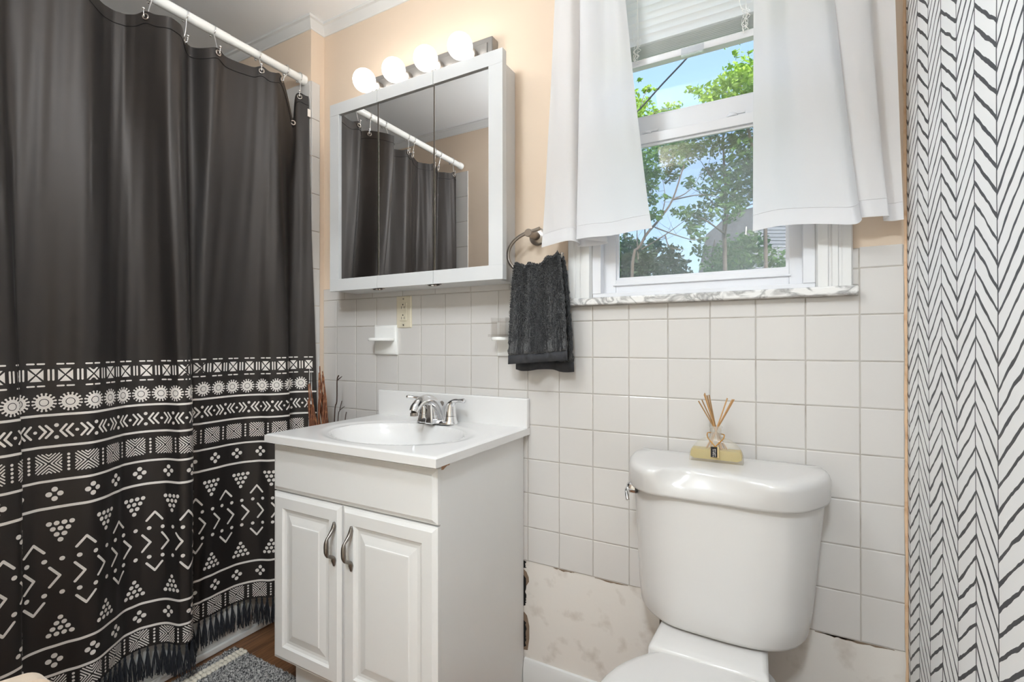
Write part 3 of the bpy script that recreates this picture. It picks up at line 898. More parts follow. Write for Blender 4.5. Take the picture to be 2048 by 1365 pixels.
for dz in (.0485, -.0485):
    MB().lathe([(.0032, -.0072), (.0032, -.005)], (ocx, 0, ocz + dz), axis='y', n=14).build('screw', MT['nickel'], ol)
MB().box(.3255, .3280, -.0012, -.0004, 1.148, 1.181).build('cable_notch', MT['hole'], wall_back)

# ------------------------------------------------------------------ towel ring and hand towel
tr = thing('towel_ring', 'brushed nickel open towel ring on the peach wall', 'towel ring', (.925, 0, 1.47))
rcx, rcy, rcz, rx_, rz_ = .930, -.058, 1.402, .0930, .066
MB().lathe([(.028, .0025), (.028, -.004), (.024, -.008), (.013, -.010), (.0115, -.045), (.0125, -.068), (.011, -.070)], (.913, 0, 1.462), axis='y', n=26).build('post', MT['nickel'], tr, smooth=True, angle=35)
path = []
for k in range(61):
    a = math.radians(93 + (352 - 93) * k / 60)
    path.append((rcx + rx_ * math.cos(a), rcy + .004 * math.sin(a), rcz + rz_ * math.sin(a)))
MB().tube(path, .0056, 12).build('ring', MT['nickel'], tr, smooth=True, angle=60)
MB().tube([(.915, -.058, 1.466), (.935, -.058, 1.470), (.948, -.058, 1.473)], .0056, 12).build('ring_stub', MT['nickel'], tr, smooth=True, angle=60)

tw = thing('hand_towel', 'charcoal terry hand towel hanging from the nickel ring', 'towel', (.95, -.06, 1.04))
nw, nh = 90, 120
def towel_xy(u, t):
    """u across 0..1, t along the drape: 0 front hem, .5 over the ring, 1 back hem"""
    front = t <= .5
    h = (t * 2) if front else (2 - t * 2)         # 0 at hem, 1 at the ring
    xl, xr = .846 + .026 * h, 1.052 - .032 * h
    x = xl + (xr - xl) * u
    # ring height below this x
    dx = max(-1, min(1, (x - rcx) / rx_))
    zring = rcz - rz_ * math.sqrt(max(0, 1 - dx * dx)) + .0075
    ztop_ = min(max(zring, 1.348), 1.354) + .010 + .020 * sstep(.45, 1, u) + .003 * math.sin(u * 2 * PI * 3.1 + .4)
    zhem = (1.058 + .016 * u) if front else (1.040 - .004 * math.sin(u * 9))
    hh = h ** .9
    z = zhem + (ztop_ - zhem) * math.sin(hh * PI / 2) ** .92 if h < 1 else ztop_
    fold = .012 * math.sin(u * 2 * PI * 1.6 + .6) + .009 * math.sin(u * 2 * PI * 3.1 + 1.9 + h)
    spread = .004 + .018 * (1 - h) ** .6 if h < .93 else .004 + .012 * math.sqrt(max(0, 1 - ((h - .93) / .07) ** 2)) * .9
    y = rcy - .001 + fold * (.62 + .38 * (1 - h)) + (-(spread + .008) if front else (spread + .004) * .8)
    y = min(y, -.014)
    return x, y, z
G = []
for j in range(nh + 1):
    t = j / nh; row = []
    for i in range(nw + 1):
        x, y, z = towel_xy(i / nw, t)
        row.append((x + rng.normal() * .0010, y + rng.normal() * .0016, z + rng.normal() * .0010))
    G.append(row)
nb = 2
o = MB().grid(G[nb:nh - nb + 1]).build('terry_cloth', MT['dark_towel'], tw, smooth=True, angle=180)
sm = o.modifiers.new('solid', 'SOLIDIFY'); sm.thickness = .005; sm.offset = 0
for rows, nm in ((range(0, nb + 1), 'hem_band'), (range(nh - nb, nh + 1), 'hem_band')):
    Gb = [[towel_xy(i / nw, j / nh) for i in range(nw + 1)] for j in rows]
    o = MB().grid(Gb).build(nm, MT['dark_towel_band'], tw, smooth=True, angle=180)
    sm = o.modifiers.new('solid', 'SOLIDIFY'); sm.thickness = .004; sm.offset = 0
# terry loops standing off the cloth
lo = MB()
for k in range(15000):
    u, t = random.random(), random.uniform(.045, .56)
    x, y, z = towel_xy(u, t)
    x2, y2, z2 = towel_xy(min(1, u + .01), t); x3, y3, z3 = towel_xy(u, min(1, t + .01))
    nrm = (Vector((x2 - x, y2 - y, z2 - z)).cross(Vector((x3 - x, y3 - y, z3 - z)))).normalized()
    if nrm.y > 0 and t < .45: nrm = -nrm
    if t >= .45: nrm = Vector((0, -.3, 1)).normalized()
    p = Vector((x, y, z)) + nrm * .0015
    d = Vector((random.gauss(0, 1), random.gauss(0, .4), random.gauss(0, 1))).normalized() * .0016
    q = p + nrm * random.uniform(.003, .006) + d
    w_ = Vector((d.z, 0, -d.x)) * .35
    lo.add([p - d * .5 - w_, p - d * .5 + w_, q + w_, q - w_], [(0, 1, 2, 3)])
tag(lo.build('terry_loops', MT['dark_towel'], tw), kind='stuff')

# ------------------------------------------------------------------ toilet
to = thing('toilet', 'white porcelain toilet with a wide tank under the window', 'toilet', (1.455, -.3, 0))
lid0 = [(1.262, -.012), (1.46, -.008), (1.658, -.012), (1.680, -.030), (1.689, -.065), (1.684, -.110), (1.666, -.155), (1.634, -.205), (1.602, -.235), (1.573, -.243), (1.54, -.237), (1.505, -.226), (1.47, -.215), (1.43, -.207), (1.395, -.206), (1.36, -.219), (1.328, -.238), (1.298, -.233), (1.262, -.188), (1.240, -.125), (1.233, -.065), (1.242, -.028)]
lid = catmull(lid0, 5, closed=True)
lc = np.array([1.46, -.115])
strat = catmull([(1.262, -.012), (1.46, -.008), (1.658, -.012), (1.680, -.030), (1.689, -.065), (1.684, -.110), (1.666, -.155), (1.634, -.203), (1.602, -.226), (1.573, -.233), (1.54, -.236), (1.505, -.236), (1.47, -.235), (1.43, -.235), (1.395, -.234), (1.36, -.234), (1.328, -.232), (1.298, -.222), (1.262, -.184), (1.240, -.125), (1.233, -.065), (1.242, -.028)], 5, closed=True)
def ring_at(base, ins, z, yin=None):
    out = []
    for p in base:
        d = lc - p; L = np.linalg.norm(d)
        q = p + d / L * ins
        out.append((q[0], min(q[1], -.006), z))
    return out
def ring_fr(base, fr_, z):
    return [(p[0] + (lc[0] - p[0]) * fr_, min(p[1] + (lc[1] - p[1]) * fr_, -.006), z) for p in base]
rings = [ring_at(strat, .012, .764), ring_at(strat, .003, .766), ring_at(strat, .0, .772), ring_at(strat * .6 + lid * .4, .0, .795), ring_at(lid, .000, .812), ring_at(lid, .0022, .820), ring_at(lid, .0065, .8258), ring_at(lid, .013, .8292), ring_fr(lid, .20, .8305), ring_fr(lid, .55, .831), ring_fr(lid, .85, .831)]
MB().loft(rings).build('tank_lid', MT['porcelain'], to, smooth=True, angle=70)
tb0 = catmull([(1.272, -.012), (1.46, -.010), (1.632, -.012), (1.646, -.03), (1.648, -.075), (1.641, -.125), (1.624, -.165), (1.594, -.197), (1.56, -.213), (1.509, -.222), (1.437, -.222), (1.356, -.212), (1.308, -.182), (1.277, -.142), (1.260, -.085), (1.260, -.03)], 5, closed=True)
tt0 = catmull([(1.258, -.012), (1.46, -.010), (1.66, -.012), (1.676, -.03), (1.678, -.075), (1.668, -.125), (1.648, -.165), (1.612, -.202), (1.572, -.217), (1.514, -.222), (1.432, -.222), (1.346, -.216), (1.294, -.188), (1.262, -.145), (1.245, -.085), (1.245, -.03)], 5, closed=True)
rings = []
for k, z in enumerate(np.linspace(.452, .766, 12)):
    w = k / 11
    b = tb0 * (1 - w) + tt0 * w
    ins = {0: .045, 1: .0}.get(k, 0)
    rings.append(ring_at(b, ins, z))
rings = [ring_fr(tb0, .5, .4465), ring_at(tb0, .022, .450), ring_at(tb0, .008, .457), ring_at(tb0, .002, .466)] + rings[2:]
MB().loft(rings).build('tank', MT['porcelain'], to, smooth=True, angle=70)
lv = MB().lathe([(.016, 1.268), (.016, 1.254), (.013, 1.247), (.007, 1.243), (.0001, 1.242)], (0, -.160, .757), axis='x', n=20).tube(catmull([(1.247, -.160, .757), (1.247, -.176, .753), (1.252, -.190, .744), (1.256, -.197, .735)], 5), .0048, 10)
lv.build('flush_lever', MT['chrome'], to, smooth=True, angle=60)
# bowl: neck under the tank, flaring to the rim
def oval(cx, y0, y1, hw, z, n=40, pw_=2.3):
    cy, hl = (y0 + y1) / 2, (y1 - y0) / 2
    out = []
    for k in range(n):
        a = 2 * PI * k / n; c, s = math.cos(a), math.sin(a)
        out.append((cx + hw * math.copysign(abs(c) ** (2 / pw_), c), cy + hl * math.copysign(abs(s) ** (2 / pw_), s), z))
    return out
bcx2 = 1.447
MB().loft([oval(bcx2, -.60, -.08, .105, 0.0), oval(bcx2, -.59, -.08, .100, .05), oval(bcx2, -.58, -.07, .095, .16), oval(bcx2, -.66, -.06, .135, .28), oval(bcx2, -.71, -.05, .172, .36), oval(bcx2, -.72, -.25, .182, .395), oval(bcx2, -.71, -.26, .17, .40)]).build('bowl', MT['porcelain'], to, smooth=True, angle=60)
nk = [[(bcx2 - a, y0, z), (bcx2 + a, y0, z), (bcx2 + a2, y1, z), (bcx2 - a2, y1, z)] for a, y0, a2, y1, z in ((.120, -.29, .095, -.05, .30), (.122, -.29, .108, -.06, .40), (.121, -.285, .112, -.065, .442), (.112, -.27, .104, -.08, .449))]
MB().loft(nk).build('deck', MT['porcelain'], to, bevel=.012, seg=4)
def seat_outline(z, ins, n=48):
    out = []
    for k in range(n):
        a = 2 * PI * k / n; c, s = math.cos(a), math.sin(a)
        hw = .186 - ins
        y = -.475 + (.245 - ins) * s
        x = bcx2 + hw * math.copysign(abs(c) ** .86, c) * (1 - .36 * max(0, s) ** 3)
        if s > 0: y = -.475 + (.226 - ins) * min(1.0, s * 1.12)
        out.append((x, y, z))
    return out
MB().loft([seat_outline(.402, .012), seat_outline(.404, .004), seat_outline(.412, .002), seat_outline(.417, .008)]).build('seat_ring', MT['porcelain'], to, smooth=True, angle=60)
MB().loft([seat_outline(.418, .008), seat_outline(.420, .001), seat_outline(.428, .0), seat_outline(.434, .006), seat_outline(.4375, .02), seat_outline(.439, .06)]).build('seat_lid', MT['porcelain'], to, smooth=True, angle=70)
hs = tag(MB().tube(catmull([(1.318, -.055, .452), (1.312, -.055, .40), (1.312, -.052, .33), (1.325, -.045, .26), (1.35, -.03, .20), (1.36, -.004, .17)], 8), .0095, 12).build('supply_hose', MT['hose'], None, smooth=True, angle=60), 'dark braided water hose running down behind the toilet tank', 'hose')

# ------------------------------------------------------------------ reed diffuser on the tank lid
dcx, dcy, dz0 = 1.449, -.098, .8312
df = thing('diffuser_bottle', 'half-round frosted glass diffuser bottle of yellow oil on the tank lid', 'bottle', (dcx, dcy, dz0))
def half_round(hw, hh, ty, z0, ins=0.0, y_sh=0.0, n=24):
    pts = [(-hw + ins, z0 + ins)] 
    for k in range(n + 1):
        a = PI - PI * k / n
        pts.append(((hw - ins) * math.cos(a), z0 + .010 + (hh - .010 - ins) * math.sin(a)))
    pts.append((hw - ins, z0 + ins))
    return pts
def bottle_mesh(hw, hh, ty, z0):
    rings = []
    for y, ins in ((-ty, .008), (-ty + .003, .002), (-ty + .007, 0), (ty - .007, 0), (ty - .003, .002), (ty, .008)):
        rings.append([(dcx + a, dcy + y, b) for a, b in half_round(hw, hh, ty, z0, ins)])
    return MB().loft(rings)
bottle_mesh(.0615, .060, .020, dz0).build('bottle_body', MT['bottle'], df, smooth=True, angle=50)
oil = []
for y, ins in ((-.0155, .0), (.0155, .0)):
    ring = [(dcx - .050, dcy + y, dz0 + .007), (dcx + .050, dcy + y, dz0 + .007), (dcx + .0585, dcy + y, dz0 + .012), (dcx + .0575, dcy + y, dz0 + .022), (dcx + .0545, dcy + y, dz0 + .0305), (dcx - .0545, dcy + y, dz0 + .0305), (dcx - .0575, dcy + y, dz0 + .022), (dcx - .0585, dcy + y, dz0 + .012)]
    oil.append(ring)
MB().loft(oil).build('oil', MT['oil'], df)
MB().lathe([(.0135, .052), (.0125, .060), (.0125, .082), (.0155, .084), (.0155, .088), (.011, .088), (.0105, .060)], (dcx, dcy, dz0), n=24, cap0=False, cap1=False).build('neck', MT['bottle'], df, smooth=True, angle=40)
cp = catmull([(dcx - .0165, dcy + .006, dz0 + .069), (dcx - .0195, dcy - .004, dz0 + .068), (dcx - .017, dcy - .016, dz0 + .060), (dcx - .003, dcy - .0235, dz0 + .045), (dcx + .001, dcy - .0245, dz0 + .041), (dcx + .006, dcy - .023, dz0 + .047), (dcx + .017, dcy - .015, dz0 + .059), (dcx + .019, dcy - .003, dz0 + .066), (dcx + .0155, dcy + .006, dz0 + .067), (dcx, dcy + .0145, dz0 + .067)], 6, closed=True)
MB().tube([tuple(p) for p in cp], .0013, 8, closed=True).build('cord', MT['cord'], df, smooth=True, angle=180)
tg = MB().box(dcx - .010, dcx + .0085, dcy - .0245, dcy - .0228, dz0 + .0145, dz0 + .041).build('tag', MT['wood_tag'], df)
MB().box(dcx - .0095, dcx + .0055, dcy - .0252, dcy - .0244, dz0 + .0150, dz0 + .0405).build('tag_face', MT['black'], tg)
gl = MB()
rs = random.Random(3)
for col_, zmax in ((-.0036, .034), (.0004, .035)):
    z = dz0 + zmax
    while z > dz0 + .0175:
        h = rs.uniform(.0010, .0017)
        gl.box(dcx + col_ - .0012, dcx + col_ + .0012, dcy - .0255, dcy - .0251, z - .0004, z)
        gl.box(dcx + col_ + rs.choice((-.0012, .0004)), dcx + col_ + rs.choice((.0004, .0012)) + .0002, dcy - .0255, dcy - .0251, z - h, z)
        z -= h + .0009
tag(gl.build('tag_lettering', MT['print'], tg), kind='stuff')
ordn = ['outermost', 'second', 'third', 'fourth', 'fifth', 'innermost']
reeds = [(dx, h, '%s reed of the six leaning towards the sink' % o_) for (dx, h), o_ in zip([(-.052, .060), (-.040, .064), (-.033, .076), (-.030, .080), (-.025, .074), (-.018, .076)], ordn)]
reeds += [(dx, h, '%s reed of the three leaning towards the herringbone wall' % o_) for (dx, h), o_ in zip([(.032, .070), (.047, .068), (.051, .067)], ['innermost', 'middle', 'outermost'])]
for i, (dx, h, lab) in enumerate(reeds):
    s0 = -dx * .12 + rs.uniform(-.003, .003)
    x_bot = dcx - dx * .42
    zt_ = dz0 + .088 + h
    p0 = np.array([x_bot, dcy + rs.uniform(-.006, .006), dz0 + .014]); p1 = np.array([dcx + dx, dcy + rs.uniform(-.02, .012), zt_])
    # keep the reed inside the neck at its mouth
    t_ = (.088 - .014) / (.088 + h - .014)
    m_ = p0 + (p1 - p0) * t_
    sh_ = np.array([dcx + .0065 * math.copysign(1, dx) * abs(dx) / .052, dcy + .003 * ((i % 3) - 1), 0]) - np.array([m_[0], m_[1], 0])
    p0, p1 = p0 + sh_, p1 + sh_
    tag(MB().tube([tuple(p0), tuple((p0 + p1) / 2), tuple(p1)], .00155, 8).build('diffuser_reed', MT['reed'], None, smooth=True, angle=60), lab, 'reed', 'reeds in the diffuser bottle')
# ------------------------------------------------------------------ bathtub
tub = thing('bathtub', 'white bathtub with a plain apron behind the patterned shower curtain', 'bathtub', (-.5, -.68, 0))
tx0, tx1, ty0, ty1, th = XL + .002, -.212, YF + .006, YT - .008, .40
def rrect(x0, x1, y0, y1, r, z, n=6):
    out = []
    for cx, cy, a0 in ((x1 - r, y1 - r, 0), (x0 + r, y1 - r, PI / 2), (x0 + r, y0 + r, PI), (x1 - r, y0 + r, 1.5 * PI)):
        for k in range(n + 1):
            a = a0 + PI / 2 * k / n; out.append((cx + r * math.cos(a), cy + r * math.sin(a), z))
    return out
MB().loft([rrect(tx0, tx1, ty0, ty1, .01, 0), rrect(tx0, tx1, ty0, ty1, .012, th - .02), rrect(tx0, tx1 - .004, ty0, ty1, .015, th), rrect(tx0 + .06, tx1 - .07, ty0 + .07, ty1 - .07, .10, th), rrect(tx0 + .08, tx1 - .09, ty0 + .09, ty1 - .09, .12, th - .03), rrect(tx0 + .12, tx1 - .13, ty0 + .16, ty1 - .14, .14, .08)]).build('tub_shell', MT['tub'], tub, smooth=True, angle=50)
MB().box(tx1 - .0005, tx1 + .012, ty0, ty1, .0005, .025).build('apron_foot', MT['tub'], tub, bevel=.004)

# ------------------------------------------------------------------ shower rod
RX, RZ = -.110, 2.196
rod = thing('shower_rod', 'white tension shower rod between the tub end walls', 'rod', (RX, -.68, RZ))
MB().tube([(RX, YT - .010, RZ), (RX, -.40, RZ)], .0150, 20).build('rod_tube', MT['rod'], rod, smooth=True, angle=60)
MB().tube([(RX, -.38, RZ), (RX, YF + .03, RZ)], .0163, 20).build('outer_tube', MT['rod'], rod, smooth=True, angle=60)
MB().lathe([(.0195, YT - .0051), (.0195, YT - .028), (.0165, YT - .033)], (RX, 0, RZ), axis='y', n=24).build('end_cap', MT['rod'], rod, smooth=True)
MB().lathe([(.0195, YF + .0111), (.0195, YF + .032), (.0165, YF + .038)], (RX, 0, RZ), axis='y', n=24).build('end_cap', MT['rod'], rod, smooth=True)

# ------------------------------------------------------------------ shower curtain: plan curves at the foot and at the head, shared keys
KEYS = [((-.058, -.046), (-.070, -.080)), ((-.104, -.082), (-.100, -.108)), ((-.127, -.121), (-.105, -.150)), ((-.093, -.153), (-.036, -.235)), ((-.121, -.208), (-.040, -.268)),
        ((-.166, -.237), (-.060, -.302)), ((-.198, -.300), (-.075, -.338)), ((-.195, -.380), (-.090, -.395)), ((-.192, -.430), (-.085, -.450)), ((-.187, -.462), (-.138, -.500)),
        ((-.105, -.500), (-.045, -.570)), ((-.103, -.537), (-.035, -.612)), ((-.160, -.556), (-.075, -.640)), ((-.192, -.606), (-.119, -.667)), ((-.190, -.655), (-.140, -.690)),
        ((-.165, -.692), (-.140, -.727)), ((-.128, -.755), (-.105, -.780)), ((-.145, -.810), (-.118, -.835)), ((-.160, -.860), (-.135, -.880)), ((-.152, -.902), (-.150, -.925)),
        ((-.113, -.912), (-.135, -.955)), ((-.103, -.955), (-.115, -.985)), ((-.110, -1.00), (-.110, -1.03)), ((-.150, -1.04), (-.128, -1.07)), ((-.180, -1.08), (-.150, -1.10)),
        ((-.140, -1.12), (-.120, -1.13)), ((-.112, -1.165), (-.100, -1.16)), ((-.100, -1.215), (-.090, -1.198))]
NS = 16
CB = catmull([k[0] for k in KEYS], NS); CT = catmull([k[1] for k in KEYS], NS)
seg = np.linalg.norm(np.diff(CB, axis=0), axis=1)
for k0 in (2, 9):                     # the cloth turned under at the two hidden folds is shorter than the plan curve
    sl_ = slice(k0 * NS, (k0 + 1) * NS)
    L = seg[sl_].sum(); seg[sl_] *= max(.2, (L - .025) / L)
CS = np.concatenate([[0], np.cumsum(seg)])
ZH, ZF = 2.128, .152                  # head hem, foot hem
HOOK_Y = [-.094, -.155, -.271, -.436, -.524, -.624, -.790, -.837, -1.013, -1.061, -1.180]
tpar = np.arange(len(CB)) / NS
def sag(t):
    return .115 * math.exp(-((t - 1.95) / .42) ** 2) + .012 * (1 - math.exp(-min(abs(t - h_) for h_ in HOOK_T) ** 2 / .18))
def nearest_top(y):
    d = (CT[:, 0] - RX) ** 2 * .6 + (CT[:, 1] - y) ** 2
    return int(np.argmin(d))
HOOK_I = [nearest_top(y) for y in HOOK_Y]
HOOK_I[1] = int(2.85 * NS)
HOOK_T = [tpar[i] for i in HOOK_I]
def head_z(t): return ZH - sag(t)
def surf_t(t, z):
    i = min(len(CB) - 2, max(0, int(t * NS))); fr = t * NS - i
    b = CB[i] * (1 - fr) + CB[i + 1] * fr; h = CT[i] * (1 - fr) + CT[i + 1] * fr
    w = sstep(.75, 2.05, z) if z < 2.05 else 1.0
    w = .5 * w + .5 * min(1, max(0, (z - .75) / 1.35))
    p = b * (1 - w) + h * w
    # soft buckling of the cloth, and the drooping unhooked corner bulges out
    bk = .0012 * math.sin(7 * t + 5 * z) * math.sin(3.1 * z + t)
    dr = .03 * math.exp(-((t - 2.0) / .5) ** 2) * sstep(1.75, 2.05, z)
    return np.array([p[0] + bk + dr, p[1], z])
def surf_s(s, z):
    return surf_t(float(np.interp(s, CS, tpar)), z)
def surf_off(s, z, off=.0011):
    p = surf_s(s, z); a = surf_s(s + .002, z) - surf_s(s - .002, z)
    n_ = np.array([-a[1], a[0], 0.0]); n_ /= np.linalg.norm(n_) + 1e-9   # curve runs towards -y, so this points into the room
    if False: pass
    return p + n_ * off

cu = thing('shower_curtain', 'black shower curtain with white geometric bands and tasselled hem', 'curtain', (-.13, -.63, .15))
zrows = np.concatenate([np.linspace(ZF, 1.1, 40), np.linspace(1.1, 2.0, 40)[1:], np.linspace(2.0, 1.0 * ZH, 14)[1:]])
G = []
for z in zrows:
    row = []
    for t in tpar:
        hz = head_z(t)
        ze = z if z < 1.6 else 1.6 + (z - 1.6) * (hz - 1.6) / (ZH - 1.6)
        p = surf_t(t, z); row.append((p[0], p[1], ze))
    G.append(row)
MB().grid(G).build('cloth', MT['curtain'], cu, smooth=True, angle=180)
# stitched hem line
hm = MB().tube([tuple(np.array(G[-1][i]) * .0 + np.array([surf_t(tpar[i], ZH - .036)[0] + .0012, surf_t(tpar[i], ZH - .036)[1], head_z(tpar[i]) - .036])) for i in range(0, len(tpar), 2)], .0009, 5)
hm.build('hem_stitching', MT['hole'], cu)

pr = MB()
def poly(pts):
    V = [tuple(surf_off(s, z)) for s, z in pts]; pr.add(V, [tuple(range(len(V)))])
def dot(s, z, r, rz=None, n=12):
    rz = rz or r
    poly([(s + r * math.cos(2 * PI * k / n), z + rz * math.sin(2 * PI * k / n)) for k in range(n)])
def stroke(s0, z0, s1, z1, w, n=None):
    L = math.hypot(s1 - s0, z1 - z0)
    n = n or max(1, int(L / .007))
    ds, dz = (s1 - s0) / L, (z1 - z0) / L
    ns_, nz = -dz * w / 2, ds * w / 2
    rows = []
    for k in range(n + 1):
        a = k / n; c = (s0 + (s1 - s0) * a, z0 + (z1 - z0) * a)
        rows.append(((c[0] + ns_, c[1] + nz), (c[0] - ns_, c[1] - nz)))
    V = [tuple(surf_off(*q)) for r_ in rows for q in r_]
    pr.add(V, [(2 * k, 2 * k + 1, 2 * k + 3, 2 * k + 2) for k in range(n)])
    for (c, sg) in (((s0, z0), -1), ((s1, z1), 1)):
        poly([(c[0] + (w / 2) * (ds * sg * math.cos(a) - dz * math.sin(a)), c[1] + (w / 2) * (dz * sg * math.cos(a) + ds * math.sin(a))) for a in np.linspace(-PI / 2, PI / 2, 7)])
def vee(tip, a, b, w):
    stroke(*a, *tip, w); stroke(*tip, *b, w)
S0, S1 = .004, CS[-1] - .01
def each(s0, period):
    k0 = math.ceil((S0 + .02 - s0) / period); k1 = math.floor((S1 - .02 - s0) / period)
    return [s0 + k * period for k in range(k0, k1 + 1)]
# continuous bands
for z, w in ((.929, .0066), (.8427, .0066), (.7487, .0066), (.675, .0074), (.296, .0074), (.218, .0074)):
    stroke(S0, z, S1, z, w, int((S1 - S0) / .004))
# crossed boxes between dashes
for s in each(.151, .0605):
    a, b, zc = .0158, .0175, 1.0385
    q = .0022
    for tri in (((-a + q * 1.6, b), (a - q * 1.6, b), (0, q)), ((-a + q * 1.6, -b), (a - q * 1.6, -b), (0, -q)), ((-a, b - q * 1.6), (-a, -b + q * 1.6), (-q, 0)), ((a, b - q * 1.6), (a, -b + q * 1.6), (q, 0))):
        poly([(s + x, zc + z) for x, z in tri])
    for dx in (.0255, .0345):
        stroke(s + dx, zc + .0135, s + dx, zc - .0135, .0046)
    for zd in (1.0685, 1.0085):
        for dx in (-.0105, .0105):
            stroke(s + dx - .0065, zd, s + dx + .0065, zd, .0044)
# suns
for s in each(.2245, .0541):
    zc = .9640
    dot(s, zc, .0085, n=16)
    for k in range(20):
        a0, a1 = 2 * PI * k / 20, 2 * PI * (k + 1) / 20
        poly([(s + r_ * math.cos(a), zc + r_ * math.sin(a)) for r_, a in ((.0102, a0), (.0182, a0), (.0182, a1), (.0102, a1))])
    for k in range(16):
        a = 2 * PI * (k + .5) / 16
        stroke(s + .0175 * math.cos(a), zc + .0175 * math.sin(a), s + .0225 * math.cos(a), zc + .0225 * math.sin(a), .0035, 1)
        dot(s + .0235 * math.cos(a), zc + .0235 * math.sin(a), .0026, n=8)
# arrow row
for s in each(.229, .0857):
    zc = .884
    dot(s, zc, .0042)
    for sg in (-1, 1):
        for t_ in (.0215, .0345):
            vee((s + sg * t_, zc), (s + sg * (t_ - .0125), zc + .0165), (s + sg * (t_ - .0125), zc - .0165), .0054)
    dot(s + .0428, zc + .0165, .0052); dot(s + .0428, zc - .0165, .0052)
# star rows
def star(s, zc, h=.0262):
    for t_ in (.0046, .0130, .0212):
        e = h - t_
        vee((s + t_, zc), (s + h, zc + e), (s + h, zc - e), .0030)
        vee((s - t_, zc), (s - h, zc + e), (s - h, zc - e), .0030)
        vee((s, zc + t_), (s + e, zc + h), (s - e, zc + h), .0030)
        vee((s, zc - t_), (s + e, zc - h), (s - e, zc - h), .0030)
for s in each(.2425, .0812):
    star(s, .7965)
    for k in range(5): dot(s + .0406, .7965 + (k - 2) * .0104, .0034, .0038, 8)
for s in each(.2325, .0812):
    star(s, .1845, .0255)
    for k in range(5): dot(s + .0406, .1845 + (k - 2) * .0100, .0034, .0036, 8)
# four-dot rows
for z0_, per in ((.712, .0812), (.257, .0812)):
    for s in each(.231, per):
        for a, b in ((-.0118, 0), (.0118, 0), (0, .0128), (0, -.0128)): dot(s + a, z0_ + b, .0068)
# triangles of dots
for s in each(.2985, .1085):
    for k in range(4):
        for j in range(4 - k): dot(s + (j - (3 - k) / 2) * .0158, .631 - k * .0155, .0062)
        for j in range(k + 1): dot(s + (j - k / 2) * .0158, .371 - k * .0145, .0060)
# carets, dots and arrows between
for s in each(.2985 + .0542, .1085):
    vee((s, .582), (s - .021, .556), (s + .021, .556), .0064)
    vee((s, .394), (s - .021, .420), (s + .021, .420), .0064)
for s in each(.222, .0362):
    dot(s, .5315, .0060); dot(s, .4395, .0060)
for s in each(.2198, .0522):
    vee((s, .486), (s + .021, .5125), (s + .021, .4595), .0064)
tag(pr.build('printed_pattern', MT['print'], cu), kind='stuff')

# tassels along the foot hem
def tassel(s, seed):
    rs = random.Random(seed)
    top_ = surf_s(s, ZF + .002); mb = MB()
    mb.sphere((top_[0], top_[1], ZF - .010), .0042, 8, 6, (1, 1, 1.5))
    n_s = 15
    for k in range(n_s):
        a = 2 * PI * rs.random(); r0 = .0022 * math.sqrt(rs.random()); sp_ = rs.uniform(.003, .012)
        L_ = rs.uniform(.078, .100)
        d = Vector((math.cos(a), math.sin(a), 0))
        p0 = Vector((top_[0], top_[1], ZF + .002)) + d * r0
        p1 = p0 + Vector((0, 0, -.014)); p2 = p1 + d * sp_ * .6 + Vector((rs.uniform(-.002, .002), rs.uniform(-.002, .002), -L_ * .4)); p3 = p1 + d * sp_ + Vector((rs.uniform(-.004, .004), rs.uniform(-.004, .004), -L_ * .9))
        for p in (p2, p3): p.x = max(p.x, -.196)
        mb.tube([tuple(p0), tuple(p1), tuple(p2), tuple(p3)], [.0013, .0012, .0016, .0013], 4)
    return mb.build('tassel', MT['tassel'], cu)
k = 0; s = .02
while s < CS[-1] - .01:
    tassel(s, 100 + k); s += .0205; k += 1

# grommets, and hooks over the rod
g0 = None
def grommet(pos, nrm, name='grommet'):
    mb = MB()
    nrm = Vector(nrm).normalized(); a_ = nrm.cross(Vector((0, 0, 1))).normalized(); b_ = nrm.cross(a_)
    ring = [tuple(Vector(pos) + (a_ * math.cos(2 * PI * k / 20) + b_ * math.sin(2 * PI * k / 20)) * .0078) for k in range(20)]
    mb.tube(ring, .0028, 8, closed=True)
    mb.build(name, MT['nickel'], cu, smooth=True, angle=180)
hook_labels = ['chrome curtain hook closest to the tub end wall', 'second chrome curtain hook out from the tub end wall', 'third chrome curtain hook out from the tub end wall', 'fourth chrome curtain hook out from the tub end wall', 'fifth chrome curtain hook out from the tub end wall', 'sixth chrome curtain hook out from the tub end wall',
               'seventh chrome curtain hook, seen only in the mirror', 'eighth chrome curtain hook, paired with the seventh in the mirror', 'ninth chrome curtain hook, third from the door wall', 'tenth chrome curtain hook, second from the door wall', 'chrome curtain hook closest to the door wall']
